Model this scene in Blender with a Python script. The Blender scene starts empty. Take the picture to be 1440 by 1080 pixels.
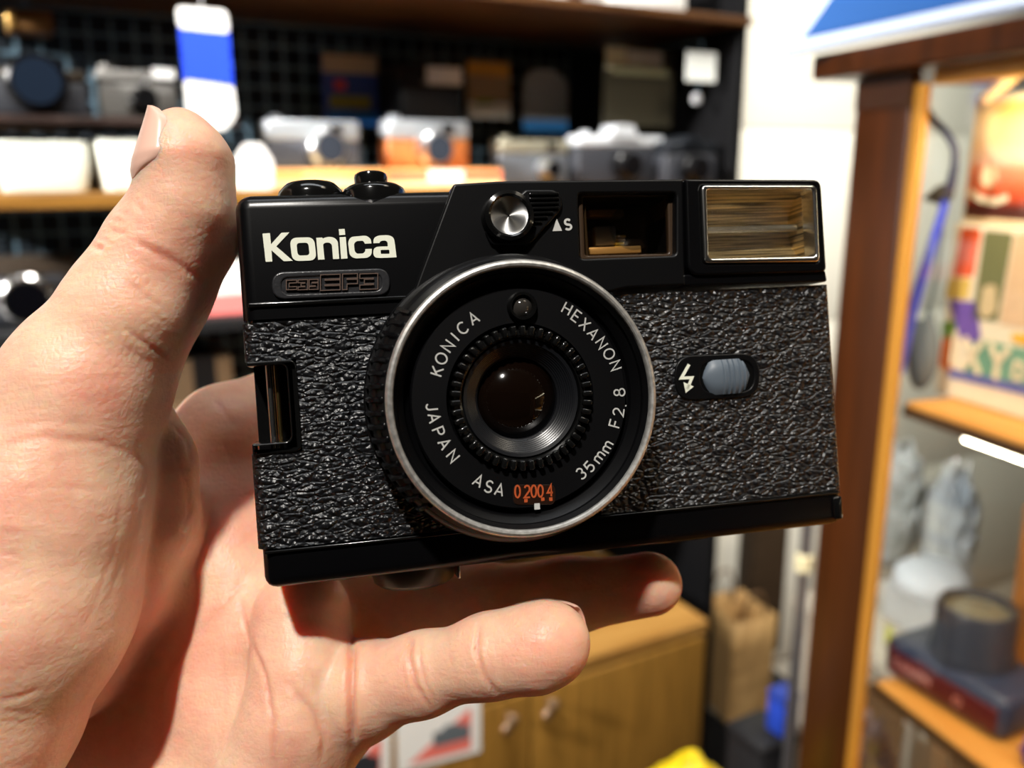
import bpy, bmesh, math, random
import numpy as np
from mathutils import Vector, Matrix
random.seed(7)
PI = math.pi
R = math.radians
SC = bpy.context.scene
COL = SC.collection

# ------------------------------------------------------------------ camera
F = 1247.0                       # focal length in pixels of a 1440x1080 frame
PITCH = R(13.8)
EYE = Vector((0, 0, 1.5))
CAMROT = Matrix.Rotation(-PITCH, 3, 'X')      # (right, forward, up) -> world
cam_d = bpy.data.cameras.new('camera'); cam = bpy.data.objects.new('camera', cam_d); COL.objects.link(cam)
cam_d.sensor_width = 36; cam_d.lens = F*36/1440; cam_d.clip_start = .01; cam_d.clip_end = 50
cam.location = EYE; cam.rotation_euler = (PI/2-PITCH, 0, 0)
cam_d.dof.use_dof = True; cam_d.dof.focus_distance = .164; cam_d.dof.aperture_fstop = 12.0
SC.camera = cam

def ray(px, py):
    return CAMROT @ Vector(((px-720)/F, 1, (540-py)/F))
def at(px, py, Z):
    return EYE + ray(px, py)*Z
def on_plane(px, py, p, n):
    d = ray(px, py)
    return EYE + d*((p-EYE).dot(n)/d.dot(n))
def on_z(px, py, z):
    return on_plane(px, py, Vector((0, 0, z)), Vector((0, 0, 1)))

# ------------------------------------------------------------------ tags
def tag(o, label=None, cat=None, group=None, kind=None):
    if label: o['label'] = label
    if cat: o['category'] = cat
    if group: o['group'] = group
    if kind: o['kind'] = kind
    return o
def thing(name, label, cat, loc=(0,0,0), rotz=0, group=None, mat=None):
    o = bpy.data.objects.new(name, None); COL.objects.link(o); o.empty_display_size = .02
    if mat is not None: o.matrix_world = mat
    else:
        o.location = loc; o.rotation_euler = (0, 0, rotz)
    return tag(o, label, cat, group)
def copy_tree(o, parent=None):
    c = o.copy(); COL.objects.link(c); c.parent = parent
    for ch in list(o.children): copy_tree(ch, c)
    return c

# ------------------------------------------------------------------ materials
def lin(r, g, b):
    f = lambda v: ((v/255+.055)/1.055)**2.4 if v/255 > .04045 else v/255/12.92
    return (f(r), f(g), f(b), 1)
def mat(name, col, rough=.5, metal=0, spec=.5, emit=None, es=1, coat=0, noise=None, bump=None, trans=0, ior=1.45, alpha=1, sheen=0):
    m = bpy.data.materials.new(name); m.use_nodes = True
    nt = m.node_tree; b = nt.nodes['Principled BSDF']
    b.inputs['Base Color'].default_value = col if len(col) == 4 else (*col, 1)
    b.inputs['Roughness'].default_value = rough; b.inputs['Metallic'].default_value = metal
    b.inputs['Specular IOR Level'].default_value = spec; b.inputs['IOR'].default_value = ior
    b.inputs['Transmission Weight'].default_value = trans
    b.inputs['Coat Weight'].default_value = coat; b.inputs['Coat Roughness'].default_value = .08
    if emit: b.inputs['Emission Color'].default_value = emit; b.inputs['Emission Strength'].default_value = es
    tc = None
    if noise or bump:
        tc = nt.nodes.new('ShaderNodeTexCoord')
    if noise:                      # (scale, colour2, (sx,sy,sz))
        sc, c2, st = noise
        mp = nt.nodes.new('ShaderNodeMapping'); mp.inputs['Scale'].default_value = st
        nz = nt.nodes.new('ShaderNodeTexNoise'); nz.inputs['Scale'].default_value = sc; nz.inputs['Detail'].default_value = 5
        mx = nt.nodes.new('ShaderNodeMix'); mx.data_type = 'RGBA'
        rp = nt.nodes.new('ShaderNodeValToRGB'); rp.color_ramp.elements[0].position = .35; rp.color_ramp.elements[1].position = .65
        nt.links.new(tc.outputs['Object'], mp.inputs[0]); nt.links.new(mp.outputs[0], nz.inputs[0])
        nt.links.new(nz.outputs[0], rp.inputs[0]); nt.links.new(rp.outputs[0], mx.inputs[0])
        mx.inputs[6].default_value = col if len(col) == 4 else (*col, 1); mx.inputs[7].default_value = c2
        nt.links.new(mx.outputs[2], b.inputs['Base Color'])
    if bump:                       # (scale, strength, distance)
        sc, stg, dist = bump
        nz = nt.nodes.new('ShaderNodeTexNoise'); nz.inputs['Scale'].default_value = sc; nz.inputs['Detail'].default_value = 4
        bp = nt.nodes.new('ShaderNodeBump'); bp.inputs['Strength'].default_value = stg; bp.inputs['Distance'].default_value = dist
        nt.links.new(tc.outputs['Object'], nz.inputs[0]); nt.links.new(nz.outputs[0], bp.inputs['Height']); nt.links.new(bp.outputs[0], b.inputs['Normal'])
    return m

M = {}
M['plastic'] = mat('black_gloss_plastic', (.002,.002,.0024,1), .26, spec=.35, bump=(2600, .08, .00003))
M['plastic2'] = mat('black_satin_plastic', (.0022,.0022,.0026,1), .36, spec=.3, bump=(3000, .15, .00004))
M['gloss'] = mat('black_piano_plastic', (.004,.004,.004,1), .12)
M['matt'] = mat('black_matt', (.004,.004,.0045,1), .6)
M['ringface'] = mat('lens_ring_black', (.002,.002,.0025,1), .4, spec=.3)
M['chrome'] = mat('brushed_rim', (.62,.61,.58,1), .42, .75, noise=(900, (.40,.39,.37,1), (1,1,1)))
M['metal'] = mat('bright_metal', (.75,.74,.72,1), .22, 1)
M['brass'] = mat('brass', (.6,.42,.16,1), .25, 1)
M['ink'] = mat('cream_ink', lin(226,228,210), .6)
M['ink2'] = mat('white_ink', lin(186,186,182), .6)
M['orange_ink'] = mat('orange_ink', lin(172,74,30), .6)
M['badge_line'] = mat('badge_line', lin(120,100,90), .35, .6)
M['badge'] = mat('badge_plastic', (.02,.02,.022,1), .3, bump=(1500, .6, .0001))
M['grey_knob'] = mat('blue_grey_plastic', lin(88,98,108), .45)
M['glass_dark'] = mat('dark_glass', (.002,.002,.003,1), .05, coat=1)
M['nail'] = mat('nail', lin(236,190,170), .28)
M['white'] = mat('white_card', lin(235,235,232), .6)
M['red'] = mat('red_print', lin(205,60,50), .6)
M['black_card'] = mat('black_card', lin(25,25,28), .6)

def thin_glass(name, tint=(1,1,1), boost=1.0, rough=0.02):
    """clear pane: lets light through and reflects by angle"""
    m = bpy.data.materials.new(name); m.use_nodes = True; nt = m.node_tree; nt.nodes.clear()
    o = nt.nodes.new('ShaderNodeOutputMaterial'); mx = nt.nodes.new('ShaderNodeMixShader'); t = nt.nodes.new('ShaderNodeBsdfTransparent'); g = nt.nodes.new('ShaderNodeBsdfGlossy')
    f = nt.nodes.new('ShaderNodeLayerWeight'); f.inputs[0].default_value = .5; p5 = nt.nodes.new('ShaderNodeMath'); p5.operation = 'POWER'; p5.inputs[1].default_value = 5
    k = nt.nodes.new('ShaderNodeMath'); k.operation = 'MULTIPLY_ADD'; k.inputs[1].default_value = .9; k.inputs[2].default_value = .03*boost; k.use_clamp = True
    t.inputs[0].default_value = (*tint, 1); g.inputs['Roughness'].default_value = rough
    L = nt.links; L.new(f.outputs['Facing'], p5.inputs[0]); L.new(p5.outputs[0], k.inputs[0]); L.new(k.outputs[0], mx.inputs[0]); L.new(t.outputs[0], mx.inputs[1]); L.new(g.outputs[0], mx.inputs[2]); L.new(mx.outputs[0], o.inputs[0])
    return m
def leather():
    m = bpy.data.materials.new('black_leatherette'); m.use_nodes = True
    nt = m.node_tree; N = nt.nodes; L = nt.links; b = N['Principled BSDF']
    b.inputs['Base Color'].default_value = (.006,.0065,.008,1); b.inputs['Roughness'].default_value = .36
    b.inputs['Specular IOR Level'].default_value = .55
    tc = N.new('ShaderNodeTexCoord'); mp = N.new('ShaderNodeMapping'); mp.inputs['Scale'].default_value = (.9, 1, 1.15)
    L.new(tc.outputs['Object'], mp.inputs[0])
    wn = N.new('ShaderNodeTexNoise'); wn.inputs['Scale'].default_value = 260; wn.inputs['Detail'].default_value = 2
    L.new(mp.outputs[0], wn.inputs[0])
    vm = N.new('ShaderNodeVectorMath'); vm.operation = 'MULTIPLY_ADD'; vm.inputs[1].default_value = (.0009,)*3
    L.new(wn.outputs['Color'], vm.inputs[0]); L.new(mp.outputs[0], vm.inputs[2])
    v = N.new('ShaderNodeTexVoronoi'); v.feature = 'SMOOTH_F1'; v.inputs['Scale'].default_value = 980; v.inputs['Smoothness'].default_value = .35
    L.new(vm.outputs[0], v.inputs[0])
    v2 = N.new('ShaderNodeTexVoronoi'); v2.feature = 'DISTANCE_TO_EDGE'; v2.inputs['Scale'].default_value = 470
    mp2 = N.new('ShaderNodeMapping'); mp2.inputs['Scale'].default_value = (.72, 1, 1.25); mp2.inputs['Rotation'].default_value = (0, R(-8), 0)
    L.new(vm.outputs[0], mp2.inputs[0]); L.new(mp2.outputs[0], v2.inputs[0])
    r2 = N.new('ShaderNodeMapRange'); r2.inputs[1].default_value = 0; r2.inputs[2].default_value = .16
    L.new(v2.outputs[0], r2.inputs[0])
    n2 = N.new('ShaderNodeTexNoise'); n2.inputs['Scale'].default_value = 1500; n2.inputs['Detail'].default_value = 3
    L.new(mp.outputs[0], n2.inputs[0])
    a = N.new('ShaderNodeMath'); a.operation = 'MULTIPLY_ADD'; a.inputs[1].default_value = -1.0; a.inputs[2].default_value = 1
    L.new(v.outputs[0], a.inputs[0])
    c = N.new('ShaderNodeMath'); c.operation = 'MULTIPLY_ADD'; c.inputs[1].default_value = .45
    L.new(r2.outputs[0], c.inputs[0]); L.new(a.outputs[0], c.inputs[2])
    d = N.new('ShaderNodeMath'); d.operation = 'MULTIPLY_ADD'; d.inputs[1].default_value = .22
    L.new(n2.outputs[0], d.inputs[0]); L.new(c.outputs[0], d.inputs[2])
    bp = N.new('ShaderNodeBump'); bp.inputs['Strength'].default_value = 1; bp.inputs['Distance'].default_value = .00062
    L.new(d.outputs[0], bp.inputs['Height']); L.new(bp.outputs[0], b.inputs['Normal'])
    return m
M['leather'] = leather()

def skin():
    m = bpy.data.materials.new('skin'); m.use_nodes = True
    nt = m.node_tree; N = nt.nodes; L = nt.links; b = N['Principled BSDF']
    b.inputs['Roughness'].default_value = .43; b.inputs['Specular IOR Level'].default_value = .45
    b.inputs['Subsurface Weight'].default_value = 1.0
    b.inputs['Subsurface Radius'].default_value = (1.0, .32, .16); b.inputs['Subsurface Scale'].default_value = .0042
    tc = N.new('ShaderNodeTexCoord')
    n1 = N.new('ShaderNodeTexNoise'); n1.inputs['Scale'].default_value = 55; n1.inputs['Detail'].default_value = 4; n1.inputs['Roughness'].default_value = .6
    L.new(tc.outputs['Object'], n1.inputs[0])
    rp = N.new('ShaderNodeValToRGB'); e = rp.color_ramp.elements
    e[0].position = .32; e[0].color = lin(243,206,176); e[1].position = .68; e[1].color = lin(240,178,154)
    k = e.new(.5); k.color = lin(242,194,167)
    L.new(n1.outputs[0], rp.inputs[0])
    # fine mottling
    n2 = N.new('ShaderNodeTexNoise'); n2.inputs['Scale'].default_value = 420; n2.inputs['Detail'].default_value = 5
    L.new(tc.outputs['Object'], n2.inputs[0])
    mx = N.new('ShaderNodeMix'); mx.data_type = 'RGBA'; mx.blend_type = 'MULTIPLY'
    r3 = N.new('ShaderNodeMapRange'); r3.inputs[1].default_value = .3; r3.inputs[2].default_value = .7; r3.inputs[3].default_value = .96; r3.inputs[4].default_value = 1.03
    cb = N.new('ShaderNodeCombineColor'); L.new(n2.outputs[0], r3.inputs[0])
    for i in range(3): L.new(r3.outputs[0], cb.inputs[i])
    mx.inputs[0].default_value = 1; L.new(rp.outputs[0], mx.inputs[6]); L.new(cb.outputs[0], mx.inputs[7])
    # redness along the creases, stored per vertex by the modelling code
    at_ = N.new('ShaderNodeAttribute'); at_.attribute_name = 'crease'
    mc = N.new('ShaderNodeMix'); mc.data_type = 'RGBA'; mc.inputs[7].default_value = lin(218,142,116)
    L.new(at_.outputs['Fac'], mc.inputs[0]); L.new(mx.outputs[2], mc.inputs[6]); L.new(mc.outputs[2], b.inputs['Base Color'])
    # bump : pores, fine lines
    v = N.new('ShaderNodeTexVoronoi'); v.feature = 'DISTANCE_TO_EDGE'; v.inputs['Scale'].default_value = 1050
    mp = N.new('ShaderNodeMapping'); mp.inputs['Rotation'].default_value = (.3, .6, .2); mp.inputs['Scale'].default_value = (1, .7, .7)
    L.new(tc.outputs['Object'], mp.inputs[0]); L.new(mp.outputs[0], v.inputs[0])
    n4 = N.new('ShaderNodeTexNoise'); n4.inputs['Scale'].default_value = 190; n4.inputs['Detail'].default_value = 6; n4.inputs['Roughness'].default_value = .62
    mp4 = N.new('ShaderNodeMapping'); mp4.inputs['Rotation'].default_value = (0, R(-55), 0); mp4.inputs['Scale'].default_value = (.45, 1, 1.7)
    L.new(tc.outputs['Object'], mp4.inputs[0]); L.new(mp4.outputs[0], n4.inputs[0])
    ad = N.new('ShaderNodeMath'); ad.operation = 'MULTIPLY_ADD'; ad.inputs[1].default_value = .32; L.new(v.outputs[0], ad.inputs[0]); L.new(n4.outputs[0], ad.inputs[2])
    bp = N.new('ShaderNodeBump'); bp.inputs['Strength'].default_value = .8; bp.inputs['Distance'].default_value = .00045
    L.new(ad.outputs[0], bp.inputs['Height']); L.new(bp.outputs[0], b.inputs['Normal'])
    return m
M['skin'] = skin()

# ------------------------------------------------------------------ mesh helpers
def obj(name, me, m, parent=None, smooth=None):
    if isinstance(me, bmesh.types.BMesh):
        d = bpy.data.meshes.new(name); me.to_mesh(d); me.free(); me = d
    me.name = name
    if m is not None:
        if not isinstance(m, (list, tuple)): m = [m]
        if len(me.materials) == 0:
            for k in m: me.materials.append(k)
    o = bpy.data.objects.new(name, me); COL.objects.link(o)
    if parent is not None: o.parent = parent
    if smooth is not None: shade(me, smooth)
    return o
def shade(me, ang=40):
    bm = bmesh.new(); bm.from_mesh(me)
    a = R(ang)
    for f in bm.faces: f.smooth = True
    for e in bm.edges:
        e.smooth = not (len(e.link_faces) == 2 and e.calc_face_angle(0) > a)
    bm.to_mesh(me); bm.free()
def nbm(): return bmesh.new()
def add_box(bm, x0, x1, y0, y1, z0, z1, r=0, seg=3, edges=None, mi=0, xf=None):
    vs = [bm.verts.new((x, y, z)) for x in (x0, x1) for y in (y0, y1) for z in (z0, z1)]
    fs = [(0,1,3,2), (4,6,7,5), (0,4,5,1), (2,3,7,6), (0,2,6,4), (1,5,7,3)]
    F_ = [bm.faces.new([vs[i] for i in f]) for f in fs]
    for f in F_: f.material_index = mi
    es = set(e for f in F_ for e in f.edges)
    if edges: es = [e for e in es if edges((e.verts[0].co+e.verts[1].co)/2)]
    geo = vs
    if r > 0:
        out = bmesh.ops.bevel(bm, geom=list(es), offset=r, segments=seg, profile=.5, affect='EDGES')
        geo = list({v for f in out['faces'] for v in f.verts} | {v for v in vs if v.is_valid})
    if xf is not None:
        for v in geo: v.co = xf @ v.co
    return geo
def box_bm(*a, **k):
    bm = nbm(); add_box(bm, *a, **k); return bm
def add_lathe(bm, prof, cx=0, cy=0, axis='y', n=96, a0=0, a1=2*PI, mi=None, close=False):
    """prof: list of (radius, height); axis y: circle in xz round (cx,cy); axis z: circle in xy"""
    full = abs(a1-a0-2*PI) < 1e-6
    m = n if full else n+1
    rings = []
    for (r, h) in prof:
        ring = []
        if r < 1e-9:
            p = (cx, h, cy) if axis == 'y' else (cx, cy, h)
            v = bm.verts.new(p); ring = [v]*m
        else:
            for i in range(m):
                a = a0+(a1-a0)*i/n
                c, s = r*math.cos(a), r*math.sin(a)
                ring.append(bm.verts.new((cx+c, h, cy+s) if axis == 'y' else (cx+c, cy+s, h)))
        rings.append(ring)
    for k in range(len(prof)-1):
        A, B = rings[k], rings[k+1]
        for i in range(n):
            j = (i+1) % m
            q = []
            for v in (A[i], A[j], B[j], B[i]):
                if v not in q: q.append(v)
            if len(q) >= 3:
                f = bm.faces.new(q)
                if mi is not None: f.material_index = mi[k] if isinstance(mi, (list, tuple)) else mi
    bmesh.ops.recalc_face_normals(bm, faces=bm.faces)
def lathe_bm(*a, **k):
    bm = nbm(); add_lathe(bm, *a, **k); return bm
def add_tube(bm, pts, r, n=10, cap=True, rs=None, flat=1):
    pts = [Vector(p) for p in pts]; rings = []
    up = Vector((.13, .21, .97))
    for i, p in enumerate(pts):
        d = (pts[min(i+1, len(pts)-1)]-pts[max(i-1, 0)]).normalized()
        a = d.cross(up); a = a.normalized() if a.length > 1e-5 else d.orthogonal().normalized()
        b = d.cross(a).normalized(); rr = rs[i] if rs else r
        rings.append([bm.verts.new(p+(a*math.cos(2*PI*k/n)+b*math.sin(2*PI*k/n)*flat)*rr) for k in range(n)])
    for A, B in zip(rings, rings[1:]):
        for k in range(n): bm.faces.new((A[k], A[(k+1) % n], B[(k+1) % n], B[k]))
    if cap:
        bm.faces.new(rings[0]); bm.faces.new(rings[-1][::-1])
    bmesh.ops.recalc_face_normals(bm, faces=bm.faces)
def tube_bm(*a, **k):
    bm = nbm(); add_tube(bm, *a, **k); return bm
def area2(p):
    return sum(a[0]*b[1]-b[0]*a[1] for a, b in zip(p, p[1:]+p[:1]))
def rpoly(p, r, n=5):
    """round the corners of a closed polygon"""
    out = []; k = len(p)
    for i in range(k):
        a, b, c = Vector(p[i-1]), Vector(p[i]), Vector(p[(i+1) % k])
        ri = r[i] if isinstance(r, (list, tuple)) else r
        da, dc = a-b, c-b
        t = min(ri, da.length*.49, dc.length*.49)
        if t <= 1e-9: out.append(tuple(b)); continue
        s, e = b+da.normalized()*t, b+dc.normalized()*t
        for j in range(n+1):
            u = j/n
            out.append(tuple(s*(1-u)**2+b*2*u*(1-u)+e*u*u))
    return out
def shape_mesh(loops, y0, y1, bevel=0, seg=3):
    """2-D loops in (x, z); the first is the outline, the others are holes; thickness from y0 (front) to y1"""
    cu = bpy.data.curves.new('tmp', 'CURVE'); cu.dimensions = '2D'; cu.fill_mode = 'BOTH'
    for i, lp in enumerate(loops):
        lp = [tuple(q) for q in lp]
        outer = (i == 0) or (len(lp) and getattr(shape_mesh, 'multi', False))
        ar = area2(lp)
        if (ar < 0) == bool(outer): lp = lp[::-1]
        s = cu.splines.new('POLY'); s.points.add(len(lp)-1); s.use_cyclic_u = True
        for k, q in enumerate(lp): s.points[k].co = (q[0]*1000, q[1]*1000, 0, 1)
    h = abs(y1-y0)/2*1000
    cu.extrude = max(h-bevel*1000, 0); cu.bevel_depth = bevel*1000; cu.bevel_resolution = seg; cu.offset = -bevel*1000
    o = bpy.data.objects.new('tmp', cu); COL.objects.link(o)
    dg = bpy.context.evaluated_depsgraph_get(); dg.update()
    me = bpy.data.meshes.new_from_object(o.evaluated_get(dg)); me.materials.clear()
    bpy.data.objects.remove(o); bpy.data.curves.remove(cu)
    ym = (y0+y1)/2
    for v in me.vertices:
        x, y, z = v.co; v.co = (x/1000, ym-z/1000, y/1000)
    return me
def multi_shape(shapes, y0, y1, bevel=0):
    """several outlines, each a list of loops, in one mesh"""
    bm = nbm()
    for lp in shapes:
        me = shape_mesh(lp, y0, y1, bevel); bm.from_mesh(me); bpy.data.meshes.remove(me)
    return bm
def boolean(o, cutter, op='DIFFERENCE'):
    md = o.modifiers.new('b', 'BOOLEAN'); md.operation = op; md.object = cutter; md.solver = 'EXACT'
    dg = bpy.context.evaluated_depsgraph_get(); dg.update()
    me = bpy.data.meshes.new_from_object(o.evaluated_get(dg))
    o.modifiers.clear(); old = o.data; o.data = me; bpy.data.meshes.remove(old)
    bpy.data.objects.remove(cutter)
def ribbon(bm, pts, w, y0, y1, closed=False):
    """stroke of width w along (x,z) points, thickness y0..y1"""
    P = [Vector(p) for p in pts]; n = len(P); L_, R_ = [], []
    for i in range(n):
        a = P[i-1] if (i > 0 or closed) else P[i]
        c = P[(i+1) % n] if (i < n-1 or closed) else P[i]
        d1 = (P[i]-a); d2 = (c-P[i])
        d1 = d1.normalized() if d1.length > 1e-9 else d2.normalized()
        d2 = d2.normalized() if d2.length > 1e-9 else d1
        m_ = (d1+d2); m_ = m_.normalized() if m_.length > 1e-6 else d1
        nn = Vector((-m_.y, m_.x)); k = 1/max(.45, nn.dot(Vector((-d1.y, d1.x))))
        L_.append(P[i]+nn*w/2*k); R_.append(P[i]-nn*w/2*k)
    V = [[bm.verts.new((q.x, y, q.y)) for q in S] for y in (y0, y1) for S in (L_, R_)]
    rng = range(n) if closed else range(n-1)
    for i in rng:
        j = (i+1) % n
        a, b, c, d = V
        bm.faces.new((a[i], a[j], b[j], b[i])); bm.faces.new((c[i], d[i], d[j], c[j]))
        bm.faces.new((a[i], c[i], c[j], a[j])); bm.faces.new((b[i], b[j], d[j], d[i]))
    if not closed:
        for i in (0, n-1): bm.faces.new((V[0][i], V[1][i], V[3][i], V[2][i]))
def arc(cx, cy, rx, ry, a0, a1, n=10):
    return [(cx+rx*math.cos(R(a0+(a1-a0)*i/n)), cy+ry*math.sin(R(a0+(a1-a0)*i/n))) for i in range(n+1)]
# single-line letters, box about .7 wide and 1 high, origin at the centre
STROKE = {
 'A': [[(-.36,-.5),(0,.5),(.36,-.5)],[(-.24,-.18),(.24,-.18)]],
 'C': [arc(0,0,.42,.5,45,315,16)],
 'D': [[(-.32,-.5),(-.32,.5),(0,.5)]+arc(0,0,.36,.5,80,-80,10)+[(0,-.5),(-.32,-.5)]],
 'E': [[(.3,.5),(-.28,.5),(-.28,-.5),(.3,-.5)],[(-.28,0),(.22,0)]],
 'F': [[(.3,.5),(-.28,.5),(-.28,-.5)],[(-.28,0),(.22,0)]],
 'H': [[(-.33,.5),(-.33,-.5)],[(.33,.5),(.33,-.5)],[(-.33,0),(.33,0)]],
 'I': [[(0,.5),(0,-.5)]],
 'J': [[(.22,.5),(.22,-.2)]+arc(-.03,-.25,.25,.25,0,-160,8)],
 'K': [[(-.3,.5),(-.3,-.5)],[(.32,.5),(-.3,-.08)],[(-.1,.1),(.34,-.5)]],
 'N': [[(-.34,-.5),(-.34,.5),(.34,-.5),(.34,.5)]],
 'O': [arc(0,0,.44,.5,0,352,24)+[(.44,0)]],
 'P': [[(-.28,-.5),(-.28,.5),(.05,.5)]+arc(.05,.24,.27,.26,80,-80,8)+[(.05,-.02),(-.28,-.02)]],
 'R': [[(-.28,-.5),(-.28,.5),(.05,.5)]+arc(.05,.24,.27,.26,80,-80,8)+[(.05,-.02),(-.28,-.02)],[(.02,-.02),(.34,-.5)]],
 'S': [arc(0,.24,.28,.26,30,270,10)+arc(0,-.25,.31,.25,90,-150,10)],
 'T': [[(-.36,.5),(.36,.5)],[(0,.5),(0,-.5)]],
 'U': [[(-.32,.5),(-.32,-.18)]+arc(0,-.18,.32,.32,190,350,8)+[(.32,-.18),(.32,.5)]],
 'X': [[(-.34,.5),(.34,-.5)],[(.34,.5),(-.34,-.5)]],
 'Y': [[(-.34,.5),(0,.02),(0,-.5)],[(.34,.5),(0,.02)]],
 'm': [[(-.45,-.5),(-.45,.18)],[(-.45,.0)]+arc(-.22,.0,.22,.2,150,0,6)+[(0,-.5)],[(0,.0)]+arc(.22,.0,.22,.2,150,0,6)+[(.44,-.5)]],
 '0': [arc(0,0,.3,.5,0,350,20)+[(.3,0)]],
 '2': [arc(0,.2,.3,.3,160,-30,10)+[(-.32,-.5),(.34,-.5)]],
 '3': [arc(0,.25,.27,.25,150,-85,10),arc(0,-.24,.31,.26,88,-150,10)],
 '4': [[(.15,-.5),(.15,.5),(-.32,-.2),(.34,-.2)]],
 '5': [[(.28,.5),(-.22,.5),(-.27,.05)]+arc(0,-.17,.31,.3,120,-140,10)],
 '8': [arc(0,.25,.25,.25,-90,262,16),arc(0,-.25,.32,.27,90,442,16)],
 '.': [[(0,-.5),(0,-.38)]],
}
def glyph(bm, ch, x, z, ang, h, w, y0, y1, sx=1):
    c, s = math.cos(ang), math.sin(ang)
    for st in STROKE[ch]:
        pts = [(x+(u*sx*c-v*s)*h, z+(u*sx*s+v*c)*h) for u, v in st]
        ribbon(bm, pts, w, y0, y1)
# ================================================================== the black compact camera held up in front
def rot3(rx, ry, rz):
    return Matrix.Rotation(rz, 3, 'Z') @ Matrix.Rotation(ry, 3, 'Y') @ Matrix.Rotation(rx, 3, 'X')
RB = rot3(R(-.27), R(-3.93), R(12.41)); TB = Vector((.00976, .17241, .00272))
W2, H2 = .059, .03605
BODY = (Matrix.Translation(EYE) @ CAMROT.to_4x4()) @ Matrix.LocRotScale(TB, RB, None)
RBI = RB.transposed()
def Lp(px, py, y=0.0):
    """pixel -> (x, z) on the camera's own plane at depth y"""
    o = RBI @ (-TB); d = RBI @ Vector(((px-720)/F, 1, (540-py)/F))
    t = (y-o.y)/d.y; q = o+d*t
    return (q.x, q.z)
def Lz(zx, zy, ox, oy, s, y=0.0): return Lp(ox+zx/s, oy+zy/s, y)

KC = thing('compact_camera', 'black compact camera with leatherette panels and cream lettering, held up in the hand', 'camera', mat=BODY)
def kp(name, me, m, parent=KC, smooth=35, label=None):
    o = obj(name, me, m, parent, smooth)
    if label: o['label'] = label
    return o
BK = .033
# ---- heights taken from the picture, on the front plane
zl_top = Lp(450, 441)[1]; zl_bot = Lp(450, 766)[1]      # leather on the left
ZT, ZB = .0128, -.0292
ztop_l = Lp(480, 268.5)[1]
ztop_r = Lp(900, 251.5, -.0012)[1]
def sect(x0, x1, y0, y1, r, n=6, notch=None):
    p = [(x0, y0), (x1, y0), (x1, y1), (x0, y1)]
    return rpoly(p, r, n)
def prism(bm, loop, z0, z1):
    a = [bm.verts.new((x, y, z0)) for x, y in loop]; b = [bm.verts.new((x, y, z1)) for x, y in loop]
    n = len(loop)
    for i in range(n): bm.faces.new((a[i], a[(i+1) % n], b[(i+1) % n], b[i]))
    bm.faces.new(a[::-1]); bm.faces.new(b)
    bmesh.ops.recalc_face_normals(bm, faces=bm.faces)
# core chassis with the strap recess on the left
zs1 = Lp(380, 512)[1]; zs0 = Lp(395, 631)[1]; xs = Lp(414, 570)[0]; xb = Lp(421, 570)[0]
bm = nbm()
full = sect(-W2+.0006, W2-.0006, .0008, BK, .004)
cut = [(-W2+.0006, .0125), (xs, .0125), (xs, .0008), (W2-.0036, .0008), (W2-.0006, .0035), (W2-.0006, BK-.003), (W2-.004, BK), (-W2+.004, BK), (-W2+.0006, BK-.004)]
prism(bm, full, ZB-.001, zs0); prism(bm, cut, zs0, zs1); prism(bm, full, zs1, ZT+.001)
kp('chassis', bm, M['gloss'], smooth=30)
# leather : left and right, wrapped round the ends
def lsec(x0, x1, r, left):
    if left: p = [(x0, 0), (x1, 0), (x1, .004), (x1, BK*.6), (x0, BK*.6)]; return rpoly(p, [r, 0, 0, 0, 0], 8)
    p = [(x0, 0), (x1, 0), (x1, BK*.6), (x0, BK*.6), (x0, .004)]; return rpoly(p, [0, r, 0, 0, 0], 8)
bm = nbm()
ll = lsec(-W2-.0002, -.006, .0030, True)
zl1, zl0 = ZT-.0006, ZB+.0004
prism(bm, ll, zl0, zs0-.0008); prism(bm, ll, zs1+.0006, zl1)
prism(bm, [(xb, 0), (-.006, 0), (-.006, BK*.6), (xb, BK*.6)], zs0-.0008, zs1+.0006)
kp('leather_panel', bm, M['leather'], smooth=30)
zr1 = Lp(1000, 408)[1]; zr0 = Lp(1000, 708)[1]
bm = nbm(); prism(bm, lsec(.006, W2+.0001, .0022, False), zr0, zr1)
kp('leather_panel', bm, M['leather'], smooth=30)
# strap recess : frame and the two-rod lug
fr = [(-W2+.0004, zs0-.0009), (xb, zs0-.0009), (xb, zs1+.0006), (-W2+.0004, zs1+.0006)]
fo = rpoly([fr[0], fr[1], fr[2], fr[3]], [.0001, .0016, .0016, .0001])
fi = rpoly([(-W2-.001, zs0+.0012), (xb-.0018, zs0+.0012), (xb-.0018, zs1-.0002), (-W2-.001, zs1-.0002)], [.0001, .0012, .0012, .0001])
fr2 = rpoly([(-W2+.0002, zs0-.0008), (xb, zs0-.0008), (xb, zs1+.0006), (-W2+.0002, zs1+.0006), (-W2+.0002, zs1-.0002), (xb-.0018, zs1-.0002), (xb-.0018, zs0+.0012), (-W2+.0002, zs0+.0012)], [.0002, .0016, .0016, .0002, .0002, .0013, .0013, .0002])
kp('strap_recess_frame', shape_mesh([fr2], -.0004, .010, .0003), M['gloss'])
lx = Lp(386, 570, .004)[0]
lug = kp('strap_lug', tube_bm([(lx-.0006, .0045, zs0), (lx-.0006, .0045, zs1)], .00062, 14), M['metal'], label='silver strap lug rod')
kp('lug_pin', tube_bm([(lx+.0007, .0052, zs0), (lx+.0007, .0052, zs1)], .00045, 12), M['brass'], parent=lug)
# bottom plate
bm = nbm()
add_box(bm, -W2+.0006, W2+.0002, .0004, BK, -H2-.0002, ZB+.0002, .0022, 4, edges=lambda c: c.z < ZB-.001)
kp('bottom_plate', bm, M['plastic'], smooth=50)
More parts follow.
